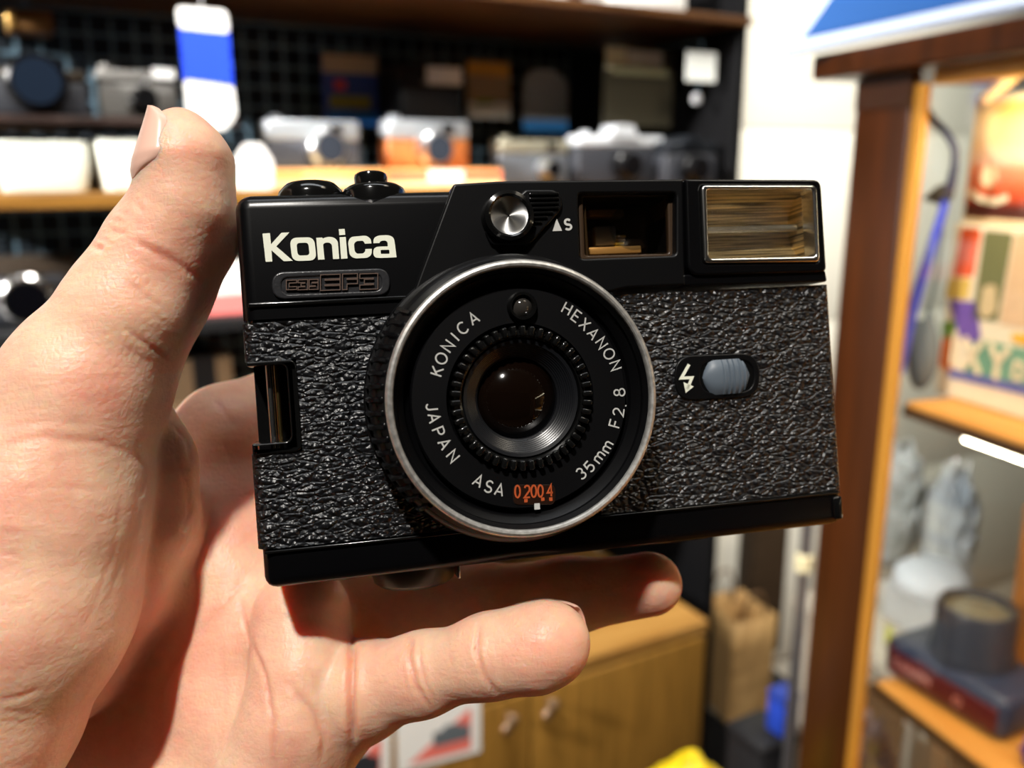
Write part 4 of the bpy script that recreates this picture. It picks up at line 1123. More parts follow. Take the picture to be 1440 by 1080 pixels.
a, b = sl(738, 96, .22), sl(800, 180, .22); W_ = b.x-a.x; H_ = a.z-b.z
obj('card', shape_mesh([rpoly([(-W_/2, 0), (W_/2, 0), (W_/2, H_*.8), (W_*.2, H_), (-W_*.3, H_), (-W_/2, H_*.8)], .012)], 0, .006), c_('grey_packet', 170,172,170), o)
obj('blue_foot', box_bm(-W_*.5, W_*.5, -.001, .004, -H_*.08, H_*.12, .001, 1), c_('steel_blue_card', 50,130,200), o)
obj('hook', tube_bm([(0, .002, H_-.002), (0, .002, H_+.012), (0, .070, H_+.014)], .0012, 6), wire, o)
hung('hanging_packet', 'dark olive case with a pale crumpled header, right of the grey packet', 'packet', 852, 944, 66, 180, .09,
   [('case', 0, 1, 0, 1, c_('dark_olive_card', 60,56,42)), ('pale_header', .0, .3, .72, 1, c_('pale_olive', 225,222,190)), ('grey_header', .32, .82, .80, .98, c_('pale_grey_header', 215,215,210)), ('olive_fold', .1, .9, .66, .80, c_('olive_fold', 140,136,104))])
hung('price_card', 'square white price card near the right end of the shelves', 'card', 967, 1006, 73, 117, .012,
   [('card', 0, 1, 0, 1, c_('white_price_card2', 226,230,226))], .002)
o = thing('white_button', 'small round white button hanging under the square price card', 'button', sw_(sl(980,140,.03).x, .03, sl(980,140,.03).z), A1)
obj('disc', lathe_bm([(.0085, .003), (.0085, -.001), (.006, -.003), (0, -.003)], 0, 0, 'y', 24), c_('soft_white', 200,202,206), o, 40)
obj('string', tube_bm([(0, 0, .007), (.002, .001, .03)], .0008, 6), wire, o)
# the black case behind the price card
o = thing('camera_case', 'black upright camera case behind the tan leather camera', 'case', sw_((sl(565,240,.17).x+sl(650,240,.17).x)/2, .17, zM), A1)
w = (sl(650,240,.17).x-sl(565,240,.17).x)/2; h = sl(600, 90, .17).z-zM
obj('case_body', box_bm(-w, w, 0, .10, 0, h*.75, .006, 3), DARK, o, 50)
obj('case_flap', box_bm(-w*1.02, w*1.02, -.004, .10, h*.5, h, .008, 3), mat('case_leather', lin(18,19,22), .45), o, 50)
o = thing('camera_case', 'black case standing at the right end, behind the camera with shiny dials', 'case', sw_(sl(985,240,.18).x, .18, zM), A1)
obj('case_body', box_bm(-.045, .045, 0, .08, 0, .12, .008, 3), mat('case_leather2', lin(16,16,19), .5), o, 50)
# gold box, top-left, and white trays on the top shelf
o = thing('lens_box', 'gold and black lens box hanging high at the left end', 'box', sw_((sl(10,45,.1).x+sl(76,45,.1).x)/2, .1, sl(40,46,.1).z), A1)
w = (sl(76,45,.1).x-sl(10,45,.1).x)/2; h = sl(40,14,.1).z-sl(40,46,.1).z
obj('carton', box_bm(-w, w, 0, .05, 0, h, .004, 2), c_('dark_gold', 110,76,34), o, 50)
obj('gold_end', box_bm(-w*1.0, -w*.55, -.002, .04, h*.05, h*.95, .003, 2), mat('gold_foil', lin(200,160,90), .3, .6), o, 50)
obj('hook', tube_bm([(0, .025, h), (0, .025, h+.02), (0, .2, h+.02)], .0012, 6), wire, o)
def tray(label, px0, px1, py0, t=.03):
    a, b = sl(px0, 10, t), sl(px1, 10, t); o = thing('white_box', label, 'box', sw_((a.x+b.x)/2, t, zTop+.006), A1)
    w = (b.x-a.x)/2
    obj('carton', box_bm(-w, w, 0, .08, 0, .05, .002, 2), M['white'], o, 50); obj('lid', box_bm(-w*1.01, w*1.01, -.001, .081, .04, .055, .002, 2), c_('pale_grey_lid', 190,188,190), o, 50)
tray('long white box standing on the right part of the top shelf', 860, 965, 0)
tray('small white box on the middle of the top shelf', 745, 800, 0)
# lower shelf things
o, w, h = simple_box('film_carton', 'white carton with a red band in the gap between thumb and camera', 'box', 268, 420, 372, 446, .02, .12, M['white'], zb=zW, part='carton')
obj('red_band', box_bm(-w, w, -.0008, .0, 0, h*.40), mat('salmon_band', lin(250,130,125), .6), o)
little_camera('dark camera with faint silver rings, on the lower shelf left of the thumb', -30, 104, 482, 392, .05, body=DARK, top=mat('dull_steel_top', lin(84,86,92), .3, .7), topfrac=.25, lens=.55, lr=.024, cap=M['glass_dark'], ring=M['metal'], zbase=zW)
o, w, h = simple_box('brown_carton', 'brown carton behind the dark camera on the lower shelf', 'box', -20, 122, 366, 470, .18, .08, c_('dull_brown', 70,58,46), zb=zW)
o, w, h = simple_box('brown_carton', 'small kraft carton on the bottom shelf, just above the web of the hand', 'box', 236, 330, 506, 560, .05, .10, c_('kraft', 150,122,92), zb=zV)
obj('dark_lid', box_bm(-w*.2, w*.5, -.001, .08, h*.6, h*1.02), M['black_card'], o)
# ---- wooden base cabinet
E0 = on_z(992, 869, zCab); dfront = (E0-O1).dot(N1)
CB = thing('base_cabinet', 'honey wood cabinet with two doors, under the black shelves', 'cabinet', sw_(0, dfront, 0), A1)
def cbp(px, py):
    w = on_plane(px, py, O1+N1*dfront, N1)-O1; return w.dot(U1), w.z
cR = min((E0-O1).dot(U1), sR-.022); print('CR', (E0-O1).dot(U1), sR, dfront); cL = sL-.1; dep = D1+.02-dfront
woodc = mat('honey_wood', lin(144,104,42), .45, noise=(7, lin(118,84,30), (14, 1, 1.2)))
woodt = mat('honey_wood_top', lin(176,132,70), .4, noise=(7, lin(152,108,50), (1, 10, 1)))
obj('carcass', box_bm(cL, cR-.004, .006, dep, .06, zCab-.022), woodc, CB)
obj('plinth', box_bm(cL, cR-.03, .04, dep, 0, .06), M['black_card'], CB)
obj('cabinet_top', box_bm(cL, cR, -.008, dep, zCab-.020, zCab, .002, 2), woodt, CB)
sm_ = cbp(741, 1000)[0]; dw = cR-.006-sm_
xd = [sm_, sm_-dw, sm_-2*dw, sm_-3*dw]
knob_m = mat('pale_brass_knob', lin(190,160,130), .25, .8)
for i, x0_ in enumerate([sm_, sm_-dw, sm_-2*dw, sm_-3*dw]):
    d_ = obj('door', box_bm(x0_+.0015, x0_+dw-.0015, -.012, .006, .065, zCab-.026, .0015, 2), woodc, CB, 50)
    side = 1 if i % 2 == 0 else -1
    kx = cbp(765, 978)[0] if i == 0 else (cbp(708, 998)[0] if i == 1 else (x0_+.02 if side > 0 else x0_+dw-.02))
    kz = cbp(765, 978)[1] if i == 0 else cbp(708, 998)[1]
    obj('knob', lathe_bm([(.003, -.012), (.003, -.020), (.009, -.024), (.0095, -.029), (.006, -.033), (0, -.034)], kx, kz, 'y', 32), knob_m, d_, 40)
    obj('knob_reflection', lathe_bm([(.008, -.012), (.008, -.015), (.0065, -.017), (0, -.017)], kx-.002, kz-.024, 'y', 32), knob_m, d_, 40)  # solid disc standing in for the knob's reflection on the door
def flyer(label, c, first):
    P_ = [cbp(*q) for q in c]; ox, oz = P_[3]
    o = thing('leaflet', label, 'leaflet', sw_(ox, dfront-.0125, oz), A1)
    loc = lambda u, v: tuple(Vector(P_[3])*(1-u)*(1-v)+Vector(P_[2])*u*(1-v)+Vector(P_[1])*u*v+Vector(P_[0])*(1-u)*v-Vector((ox, oz)))
    obj('paper', shape_mesh([[loc(0,0), loc(1,0), loc(1,1), loc(0,1)]], -.0008, 0), M['white'], o)
    obj('red_triangle', shape_mesh([[loc(.12,.10), loc(.88,.10), loc(.88,.82)]], -.0011, -.0008), mat('pale_red_print', lin(232,120,108), .6), o)
    obj('camera_print', shape_mesh([rpoly([loc(.42,.3), loc(.86,.3), loc(.86,.55), loc(.76,.55), loc(.72,.62), loc(.56,.62), loc(.53,.55), loc(.42,.55)], .002)], -.0014, -.0011), mat('grey_print', lin(96,104,110) if first else lin(40,42,48), .6), o)
flyer('white and red leaflet with a grey camera print, taped under the little finger', [(552,1000),(670,970),(670,1050),(554,1080)], True)
flyer('white and red leaflet with a dark camera print, left of the other leaflet', [(430,1035),(544,1008),(544,1100),(430,1130)], False)
# ---- right of the cabinet : low black cart, paper bag, pole, yellow bag
zc_ = .36
def fl(px, py, z): v = on_z(px, py, z); return v
bag0 = fl(1052, 1012, zc_)
cpos = fl(1048, 1026, zc_); cart = thing('low_cart', 'low black cart with a pale edge trim, right of the wooden cabinet', 'cart', (cpos.x, cpos.y, 0), A1)
obj('cart_body', box_bm(.002, .22, -.16, .22, .05, zc_-.012, .004, 2), M['black_card'], cart, 50)
obj('cart_top', box_bm(.0, .222, -.165, .222, zc_-.012, zc_-.0005, .003, 2), M['black_card'], cart, 50)
obj('edge_trim', box_bm(-.004, .006, -.162, .219, zc_-.016, zc_, .001, 1), c_('pale_trim', 170,160,140), cart, 50)
for i, (x, y) in enumerate(((.04,-.13),(.18,-.13),(.04,.19),(.18,.19))):
    obj('caster', lathe_bm([(0, -.008), (.022, -.008), (.025, -.004), (.025, .004), (.022, .008), (0, .008)], x, .026, 'y', 20), M['plastic'], cart, 40).location = (0, y, 0)
kraft = mat('kraft_paper', lin(186,150,98), .7, noise=(18, lin(160,124,76), (3, 3, .4)), bump=(25, .5, .01))
bag = thing('paper_bag', 'tan kraft paper bag with twisted handles standing open on the cart', 'bag', (bag0.x, bag0.y, zc_), A1-R(8))
bw, bd_, bh = .052, .06, .235
bm = nbm(); rg = []
for f_, k in ((0, 1), (.3, .98), (.7, 1.0), (1, 1.03)):
    rg.append([bm.verts.new((x*k, y*k+bd_, f_*bh)) for x, y in ((-bw, -bd_), (0, -bd_*1.04), (bw, -bd_), (bw*.86, 0), (bw, bd_), (0, bd_*1.04), (-bw, bd_), (-bw*.86, 0))])
for A, B in zip(rg, rg[1:]):
    for i in range(8): bm.faces.new((A[i], A[(i+1) % 8], B[(i+1) % 8], B[i]))
bm.faces.new(rg[0])
bmesh.ops.recalc_face_normals(bm, faces=bm.faces)
bo_ = obj('bag_body', bm, kraft, bag, 20); md_ = bo_.modifiers.new('s', 'SOLIDIFY'); md_.thickness = .0012
for y in (.004, 2*bd_-.004):
    obj('handle', tube_bm([(-.028, y, bh-.02), (-.026, y, bh+.025), (-.012, y, bh+.055), (.012, y, bh+.055), (.026, y, bh+.025), (.028, y, bh-.02)], .003, 8), mat('brown_cord', lin(110,80,50), .7), bag, 60)
db = fl(1122, 905, zc_+.09)
o = thing('dark_bag', 'dark brown carrier bag standing behind the kraft paper bag', 'bag', (db.x, db.y, zc_+.0006), A1)
obj('bag_body', box_bm(-.052, .06, .10, .16, 0, .36, .012, 3), mat('dark_brown_paper', lin(58,44,30), .6, bump=(20, .6, .01)), o, 50)
obj('bag_handle', tube_bm([(-.02, .13, .355), (-.016, .13, .40), (0, .13, .415), (.016, .13, .40), (.02, .13, .355)], .003, 8), M['black_card'], o, 60)
pp = at(1122, 900, 1.18)
pole = thing('metal_pole', 'thin silver pole with a cream collar behind the display case post', 'pole', (pp.x, pp.y, 0))
obj('shaft', tube_bm([(0,0,.01), (0,0,at(1126,700,1.18).z+.12)], .0075, 20), mat('grey_steel', lin(140,142,148), .3, .8), pole, 60)
obj('collar', lathe_bm([(.0078, -.012), (.012, -.01), (.012, .01), (.0078, .012)], 0, 0, 'z', 24), mat('cream_plastic', lin(220,210,170), .5), pole, 60).location = (0, 0, at(1126,778,1.18).z)
obj('foot', lathe_bm([(.018, 0), (.018, .006), (.014, .012), (.0075, .016)], 0, 0, 'z', 32), M['plastic'], pole, 40)
bl = at(1108, 1000, 1.24)
o = thing('blue_box', 'small bright blue box at the foot of the display case post', 'box', (bl.x+.005, bl.y, bl.z-.04), A1)
obj('carton', box_bm(-.016, .016, 0, .03, 0, .062, .002, 2), c_('bright_blue', 36,72,190), o, 50); obj('lid', box_bm(-.0165, .0165, -.001, .031, .05, .064, .002, 2), c_('deep_blue', 34,60,150), o, 50)
o = thing('blue_crate', 'dark grey crate under the small blue box', 'crate', (bl.x+.005, bl.y, 0), A1)
obj('crate_body', box_bm(-.05, .018, .0, .07, .0, bl.z-.042, .003, 2), M['black_card'], o, 50); obj('rim', box_bm(-.052, .020, -.002, .072, bl.z-.06, bl.z-.045, .002, 2), M['black_card'], o, 50)
yb = at(968, 1122, 1.02)
o = thing('yellow_bag', 'crumpled bright yellow plastic bag at the bottom edge, before the wooden cabinet', 'bag', (yb.x, yb.y, yb.z-.045))
bm = nbm(); bmesh.ops.create_icosphere(bm, subdivisions=5, radius=1)
for v in bm.verts:
    c = v.co; n_ = math.sin(c.x*7+c.y*3)*.08+math.sin(c.z*9-c.x*5)*.06+math.sin(c.y*13+c.z*11)*.04
    v.co = Vector((c.x*.048, c.y*.04, max(-.045, c.z*.052)+.0))*(1+n_)+Vector((0, 0, .0))
for v in bm.verts: v.co.z = max(v.co.z, -.040)+.040
obj('bag_body', bm, mat('yellow_plastic', lin(238,206,30), .35), o, 60)
bm = nbm(); add_lathe(bm, [(.006, .070), (.004, .082), (.012, .092), (.009, .104), (.003, .090)][:3]+[(0, .1)], 0, 0, 'z', 14)
obj('knotted_neck', bm, MB.get('yk') or mat('yellow_plastic_neck', lin(225,190,30), .35), o, 60)
o = thing('step_stool', 'black step stool under the yellow bag', 'stool', (yb.x, yb.y, 0), A1)
zt_ = yb.z-.046
obj('seat', box_bm(-.10, .05, -.10, .06, zt_-.02, zt_, .004, 2), M['black_card'], o, 50)
for x in (-.09, .03):
    for y in (-.09, .04): obj('leg', box_bm(x, x+.018, y, y+.018, 0, zt_-.02, .002, 1), M['black_card'], o, 50)
# ================================================================== the wooden display case on the right
A2 = R(-72)
X2 = Vector((math.sin(R(18)), -math.cos(R(18)), 0)); Y2 = Vector((math.cos(R(18)), math.sin(R(18)), 0))
_k = at(1240, 540, .80); K0 = Vector((_k.x, _k.y, 0))
def cl(px, py, y=0.):
    w = on_plane(px, py, K0+Y2*y, Y2)-K0; return Vector((w.dot(X2), y, w.z))
DC = thing('display_case', 'reddish brown wooden display case with glass front and lit shelves', 'display case', K0, A2)
red_wood = mat('red_brown_wood', lin(76,37,11), .36, spec=.35, noise=(6, lin(56,27,8), (10, 10, .8)))
red_dark = mat('red_brown_frieze', lin(60,32,14), .4)
gold_trim = mat('gold_trim', lin(214,150,60), .3, .35)
sh_wood = mat('orange_shelf_wood', lin(226,160,78), .5, noise=(8, lin(214,142,60), (1, 9, 9)))
pl_, pr_ = cl(1201, 300).x, cl(1262, 300).x
pl_ = cl(1187, 330).x; pr_ = cl(1262, 330).x
CX1 = 1.25; CD = .36
zTB = cl(1200, 112).z; zTT = cl(1172, 75, -.02).z
obj('post', box_bm(pl_, pr_, 0, .010, 0, zTB, .002, 2), red_wood, DC, 50)
tr_ = cl(1283, 330).x
obj('gold_edge', box_bm(pr_, tr_-.004, .002, .008, .12, zTB-.01, .001, 2), gold_trim, DC, 50)['label'] = 'gold edge strip beside the glass'
obj('frieze', box_bm(pl_+.0005, pr_-.0005, -.0015, .003, cl(1240, 153).z, zTB-.0005, .0005, 1), red_dark, DC)
obj('case_top', box_bm(pl_-.028, CX1+.03, -.03, CD+.03, zTB, zTT, .003, 2), red_wood, DC, 50)
obj('case_base', box_bm(pl_, CX1, 0, CD, 0, .12), red_wood, DC)
obj('post', box_bm(CX1-.05, CX1, 0, .045, .12, zTB, .003, 2), red_wood, DC, 50)
obj('post', box_bm(pl_, pl_+.045, CD-.045, CD, .12, zTB, .003, 2), red_wood, DC, 50)
obj('back_board', box_bm(pl_+.045, CX1, CD-.012, CD, .12, zTB), mat('case_back_board', lin(190,150,100), .6), DC)
obj('top_rail', box_bm(tr_, CX1-.05, .004, .02, zTB-.012, zTB, .001, 1), gold_trim, DC)
zS1 = cl(1247, 577).z+.006; zS2 = cl(1203, 969).z+.006
for z in (zS1, zS2, zS2-.27, zS2-.54):
    o = obj('shelf', box_bm(tr_-.01, CX1-.052, .022, CD-.014, z-.012, z, .001, 1), sh_wood, DC)
    obj('shelf_edge', box_bm(tr_-.01, CX1-.052, .019, .0225, z-.013, z-.004, .0005, 1), mat('dark_shelf_edge', lin(70,44,22), .5), o)
LED = mat('lit_strip', (1,1,1,1), .5, emit=(1,.86,.6,1), es=9)
for z in (zTB+.002, zS1, zS2):
    obj('light_strip', box_bm(tr_+(.05 if z < zTB else .1), CX1-.08, .030, .038, z-.020, z-.0135, .001, 1), LED, DC)['label'] = 'glowing white light strip'
glass = thin_glass('case_glass', (.97,.985,.98))
obj('glass_pane', box_bm(tr_-.004, CX1-.05, .008, .011, .13, zTB-.012), glass, DC)
obj('end_glass', box_bm(pl_+.012, pl_+.015, .012, CD-.047, .13, zTB-.004), glass, DC)
def cw(x, y, z): return K0+X2*x+Y2*y+Vector((0, 0, z))
for z, p in ((zTB-.03, 6), (zS1-.03, 5), (zS2-.03, 3)):
    l = bpy.data.lights.new('case_light', 'AREA'); l.shape = 'RECTANGLE'; l.size = .9; l.size_y = .02; l.energy = p*.6; l.color = (1, .86, .62)
    lo_ = bpy.data.objects.new('case_light', l); COL.objects.link(lo_); lo_.location = cw(.5, .030, z+.012); lo_.rotation_euler = (R(38), 0, A2)
obj('top_brace', tube_bm([Vector((cl(a_, b_, .06).x, .06, cl(a_, b_, .06).z)) for a_, b_ in ((1386,140),(1450,84))], .0055, 10), mat('pale_brace', lin(226,190,130), .5), DC, 60)
# blue sign leaning on the top
A_ = at(1103, 78, .80); B_ = at(1480, 0, .655)
ex_ = (B_-A_); ex_.z *= 1; L_ = ex_.length; ex_.normalize()
C_ = at(1152, -34, .90)
up_ = (C_-A_); up_ = (up_-ex_*up_.dot(ex_)); Hh = up_.length; up_.normalize()
nn_ = ex_.cross(up_).normalized()
mtx = Matrix.Translation(A_) @ Matrix((ex_, -nn_, up_)).transposed().to_4x4()
sg = thing('blue_sign', 'blue sign board with a pale border lying on top of the display case', 'sign', mat=mtx)
obj('board', box_bm(0, L_+.3, -.003, .003, 0, Hh+.15, .001, 1), mat('pale_border', lin(176,190,214), .5), sg)
obj('blue_face', box_bm(.012, L_+.28, -.0045, -.0028, .019, Hh+.13), mat('sign_blue', lin(26,76,140), .6), sg)
# ---- things inside
def incase(name, label, cat, px0, px1, pyb, y, zb): 
    a, b = cl(px0, pyb, y), cl(px1, pyb, y)
    return thing(name, label, cat, cw(a.x, y, zb), A2), b.x-a.x
# lower colourful carton
o, w = incase('camera_carton', 'colourful camera carton with large pale lettering, on the upper glass case shelf', 'box', 1316, 1520, 540, .07, zS1)
h = cl(1350, 316, .07).z-zS1
obj('carton', box_bm(0, .21, 0, .10, 0, h, .001, 1), mat('pale_carton', lin(232,210,176), .5), o)
def art(name, pts, m_, k=1):
    P_ = []
    for px, py in pts:
        v = cl(px, py, .07-.0005*k); P_.append((v.x-cl(1316, 540, .07).x, v.z-zS1))
    obj(name, shape_mesh([rpoly(P_, .004)], -.0005*k, -.0005*(k-1)), m_, o)
art('print_red', [(1352,322),(1380,324),(1368,392),(1340,390)], c_('p_red', 222,84,36))
art('print_green', [(1384,326),(1425,330),(1402,455),(1366,450)], c_('p_olive', 112,108,66))
art('print_beige', [(1428,330),(1500,336),(1470,470),(1404,458)], c_('p_beige', 214,172,130))
art('print_yellow', [(1334,392),(1366,394),(1360,424),(1328,420)], c_('p_yellow', 214,172,80))
art('print_violet', [(1334,424),(1372,426),(1380,486),(1350,480)], c_('p_violet', 110,78,150))
art('print_orange', [(1326,474),(1345,478),(1338,524),(1320,518)], c_('p_orange', 226,110,30))
art('print_leaf', [(1324,455),(1344,452),(1342,478),(1326,478)], c_('p_leaf', 110,140,50))
art('print_teal', [(1372,478),(1500,505),(1490,556),(1350,528)], c_('p_teal', 110,150,120))
art('print_blue', [(1335,520),(1480,552),(1474,566),(1332,532)], c_('p_blue', 96,96,150), 2)
art('print_gold', [(1420,470),(1500,478),(1500,500),(1425,484)], c_('p_gold', 236,170,40), 2)
art('print_oval', [(1382,404),(1400,402),(1400,440),(1384,452),(1376,440)], c_('p_oval', 206,176,130), 2)
bm = nbm(); x00 = cl(1316, 540, .07).x
for ch, px, py, hh in (('I',1340,493,.030),('X',1366,502,.030),('Y',1402,512,.030),('D',1432,524,.014)):
    v = cl(px, py, .068); glyph(bm, ch, v.x-x00, v.z-zS1, 0, hh, .0052 if hh > .02 else .003, -.0022, -.0012)
obj('carton_lettering', bm, mat('pale_letters', lin(236,210,170), .5), o)
# upper sunset carton
zb2 = zS1+h+.0012
o2, w2 = incase('camera_carton', 'carton with a warm sunset picture, stacked on the colourful carton', 'box', 1352, 1520, 306, .08, zb2)
h2 = cl(1375, 138, .08).z-zb2; x20 = cl(1352, 306, .08).x
obj('carton', box_bm(0, .20, 0, .08, 0, h2, .001, 1), mat('warm_white_carton', lin(240,214,170), .5), o2)
sun = bpy.data.materials.new('sunset_print'); sun.use_nodes = True; nt = sun.node_tree; b_ = nt.nodes['Principled BSDF']; b_.inputs['Roughness'].default_value = .4
tc = nt.nodes.new('ShaderNodeTexCoord'); sx_ = nt.nodes.new('ShaderNodeSeparateXYZ'); rp = nt.nodes.new('ShaderNodeValToRGB'); mp_ = nt.nodes.new('ShaderNodeMath'); mp_.operation = 'DIVIDE'; mp_.inputs[1].default_value = h2
nt.links.new(tc.outputs['Object'], sx_.inputs[0]); nt.links.new(sx_.outputs['Z'], mp_.inputs[0]); nt.links.new(mp_.outputs[0], rp.inputs[0]); nt.links.new(rp.outputs[0], b_.inputs['Base Color'])
e = rp.color_ramp.elements; e[0].position = .0; e[0].color = lin(92,44,24); e[1].position = 1; e[1].color = lin(240,190,90)
for p, c in ((.12, lin(70,30,24)), (.2, lin(190,70,36)), (.42, lin(222,120,80)), (.5, lin(232,180,150)), (.72, lin(240,196,130))): k = e.new(p); k.color = c
obj('sunset_picture', box_bm(.004, .196, -.0006, 0, .004, h2-.006), sun, o2)
v = cl(1390, 250, .0785); obj('pale_emblem', lathe_bm([(.009, -.0012), (0, -.0012)], v.x-x20, v.z-zb2, 'y', 24), mat('pale_emblem', lin(240,206,160), .5), o2)
bm = nbm(); ribbon(bm, [(cl(a, b, .0785).x-x20, cl(a, b, .0785).z-zb2) for a, b in ((1363,272),(1378,282),(1398,286),(1416,280))], .006, -.0014, -.0006)
obj('pale_swoosh', bm, mat('pale_swoosh', lin(236,214,180), .5), o2)
# diagonal wooden dowel behind, top right
# strap hanging inside the end
def cpt(px, py, y): v = cl(px, py, y); return cw(v.x, y, v.z)
org = cpt(1306, 165, .03)
st = thing('neck_strap', 'blue and black neck strap hanging inside the glass case, left of the cartons', 'strap', org)
def strap_path(pts, y): return [cpt(a, b, y)-org for a, b in pts]
obj('black_loop', tube_bm(strap_path([(1304,160),(1312,172),(1326,184),(1338,200),(1343,214),(1342,235),(1337,262),(1332,282)], .03), .0032, 10, rs=[.0036,.0036,.003,.003,.003,.003,.004,.004]), mat('dark_strap', lin(44,44,70), .6), st, 60)
obj('blue_webbing', tube_bm(strap_path([(1330,284),(1322,312),(1310,350),(1296,394),(1282,440),(1270,490),(1262,524)], .03), .0045, 10, rs=[.0035,.004,.0045,.005,.0055,.006,.006]), mat('blue_webbing', lin(74,86,205), .6), st, 60)
obj('leather_pad', shape_mesh([rpoly([tuple((cl(a, b, .03).x-cl(1306,165,.03).x, cl(a, b, .03).z-cl(1306,165,.03).z)) for a, b in ((1298,283),(1320,264),(1336,258),(1340,276),(1326,292),(1312,286))], .003)], -.003, .003, .001), mat('grey_brown_pad', lin(64,58,44), .6), st).rotation_euler = (0, 0, A2)
o = thing('grey_pouch', 'grey soft pouch behind the blue strap in the glass case', 'pouch', cpt(1294, 528, .062), A2)
o.location.z = zS1
bm = nbm(); bmesh.ops.create_icosphere(bm, subdivisions=4, radius=1)
for v in bm.verts: v.co = Vector((v.co.x*.016, v.co.y*.012, (v.co.z*.036+.036)*(1+.06*math.sin(v.co.x*5+v.co.y*3))))
obj('pouch_body', bm, c_('cool_grey', 120,128,132), o, 60)
obj('draw_cord', tube_bm([(.0, 0, .07), (.006, 0, .11), (.004, .002, .15)], .0018, 8), c_('slate_cord', 90,104,112), o, 60)
# lens-up camera on the second shelf
P0 = cl(1322, 960, .07); cam2 = thing('display_camera', 'dark blue camera lying on its back in the glass case, big lens pointing up', 'camera', cw(P0.x, .07, zS2), A2+R(8))
blue_b = mat('blue_black_body', lin(46,54,74), .35); maroon = mat('maroon_front', lin(84,22,26), .35)
obj('camera_body', box_bm(-.046, .085, -.028, .05, .0, .042, .010, 4), blue_b, cam2, 60)
obj('maroon_panel', box_bm(-.040, .078, -.0292, -.024, .006, .032, .003, 3), maroon, cam2, 60)
ln_ = obj('lens_barrel', lathe_bm([(.038, .040), (.037, .052), (.035, .056), (.035, .090), (.033, .094), (.0305, .094), (.0300, .086)], .018, .014, 'z', 64), mat('lens_grey_black', lin(38,44,56), .35), cam2, 40)
obj('front_element', lathe_bm([(.0302, .087), (.027, .088), (.0265, .086), (.022, .0865), (.012, .090), (0, .092)], .018, .014, 'z', 64), mat('olive_glass', lin(104,100,84), .12), ln_, 40)
bm = nbm()
for i, ch in enumerate('CANON'): glyph(bm, ch, -.028+i*.0088, .020, 0, .0075, .0013, -.0296, -.0291)
obj('brand_lettering', bm, mat('pale_pink_letters', lin(214,150,140), .5), cam2)
obj('ring_mark', lathe_bm([(.0045, -.0296), (.0032, -.0296)], .040, .018, 'y', 24), mat('ring_mark', lin(220,140,120), .5), cam2)
zT = cl(1290, 884, .30).z; tb0 = cl(1225, 870, .30).x-.05; tb1 = pl_-.012
tbl = thing('side_table', 'pale side table behind the glass case, carrying parcels and plastic bags', 'table', cw(tb0, .20, 0), A2)
tw_ = tb1-tb0
obj('table_top', box_bm(0, tw_, 0, .26, zT-.022, zT-.0005, .003, 2), c_('pale_table', 190,180,164), tbl, 50)
for x in (.01, tw_-.04):
    for y in (.01, .22): obj('leg', box_bm(x, x+.03, y, y+.03, 0, zT-.022, .002, 1), c_('pale_table', 190,180,164), tbl)
# white dish, crumpled plastic, brown box, violet cloth
v = cl(1290, 850, .20)
o = thing('white_dish', 'white paper parcel with a domed top, on the side table behind the case', 'parcel', cw(cl(1292,880,.30).x, .30, zT), A2)
hd = (cl(1290, 786, .30).z-zT)/1.17
obj('parcel_body', box_bm(-.045, .055, -.03, .045, 0, hd*.72, .01, 3), c_('grey_white', 176,178,180), o, 60)
bm = nbm(); add_lathe(bm, [(.044, hd*.73), (.050, hd*.8), (.048, hd*1.0), (.036, hd*1.12), (.015, hd*1.16), (0, hd*1.17)], .005, .01, 'z', 40)
obj('domed_top', bm, c_('bluish_white', 214,220,228), o, 60)
vv = cl(1256, 870, .23); o2_ = thing('green_tag', 'small yellow green tag standing on the side table, left of the white parcel', 'tag', cw(vv.x, .225, zT), A2)
obj('tag_card', box_bm(-.006, .006, 0, .002, 0, .030, .001, 1), c_('lime', 178,176,50), o2_); obj('tag_clip', box_bm(-.004, .004, -.002, .004, .0, .006, .001, 1), c_('grey_clip', 140,140,140), o2_)
def crumple(name, label, px, y, sx, sy, sz, m_, seed, zb):
    v = cl(px, 700, y); o = thing(name, label, 'bag', cw(v.x, y, zb), A2)
    bm = nbm(); bmesh.ops.create_icosphere(bm, subdivisions=5, radius=1); rs = np.random.RandomState(seed)
    D = [(Vector(rs.normal(size=3)).normalized(), rs.uniform(5, 16), rs.uniform(0, 6)) for _ in range(14)]
    for q_ in bm.verts:
        c = q_.co.normalized(); n_ = sum(abs(math.sin(c.dot(d)*f+p)) for d, f, p in D)/14-.6
        q_.co = Vector((c.x*sx, c.y*sy, c.z*sz+sz))*(1+n_*.7)
    for q_ in bm.verts: q_.co.z = max(q_.co.z, 0)
    obj('bag_body', bm, m_, o, 30); obj('bag_tie', lathe_bm([(.006, sz*1.8), (.004, sz*2.0), (.010, sz*2.15), (0, sz*2.1)], 0, 0, 'z', 12), m_, o, 40)
plas = mat('grey_plastic_film', lin(168,172,172), .25, spec=.8, noise=(14, lin(128,130,126), (1,1,3)))
crumple('plastic_bag', 'crumpled grey plastic bag on the side table, behind the case post', 1258, .395, .045, .04, (cl(1258, 610, .395).z-zT)/2.3, plas, 4, zT)
crumple('plastic_bag', 'taller crumpled clear bag on the side table behind the white parcel', 1340, .395, .038, .03, (cl(1340, 640, .395).z-zT)/2.3, mat('pale_plastic_film', lin(150,158,168), .25, spec=.8, noise=(14, lin(190,190,186), (1,1,3))), 9, zT)
v = cl(1412, 900, .175); o = thing('brown_carton', 'amber brown carton at the back of the lower glass case shelf', 'box', cw(max(v.x, pl_+.05)+.011, .175, zS2), A2)
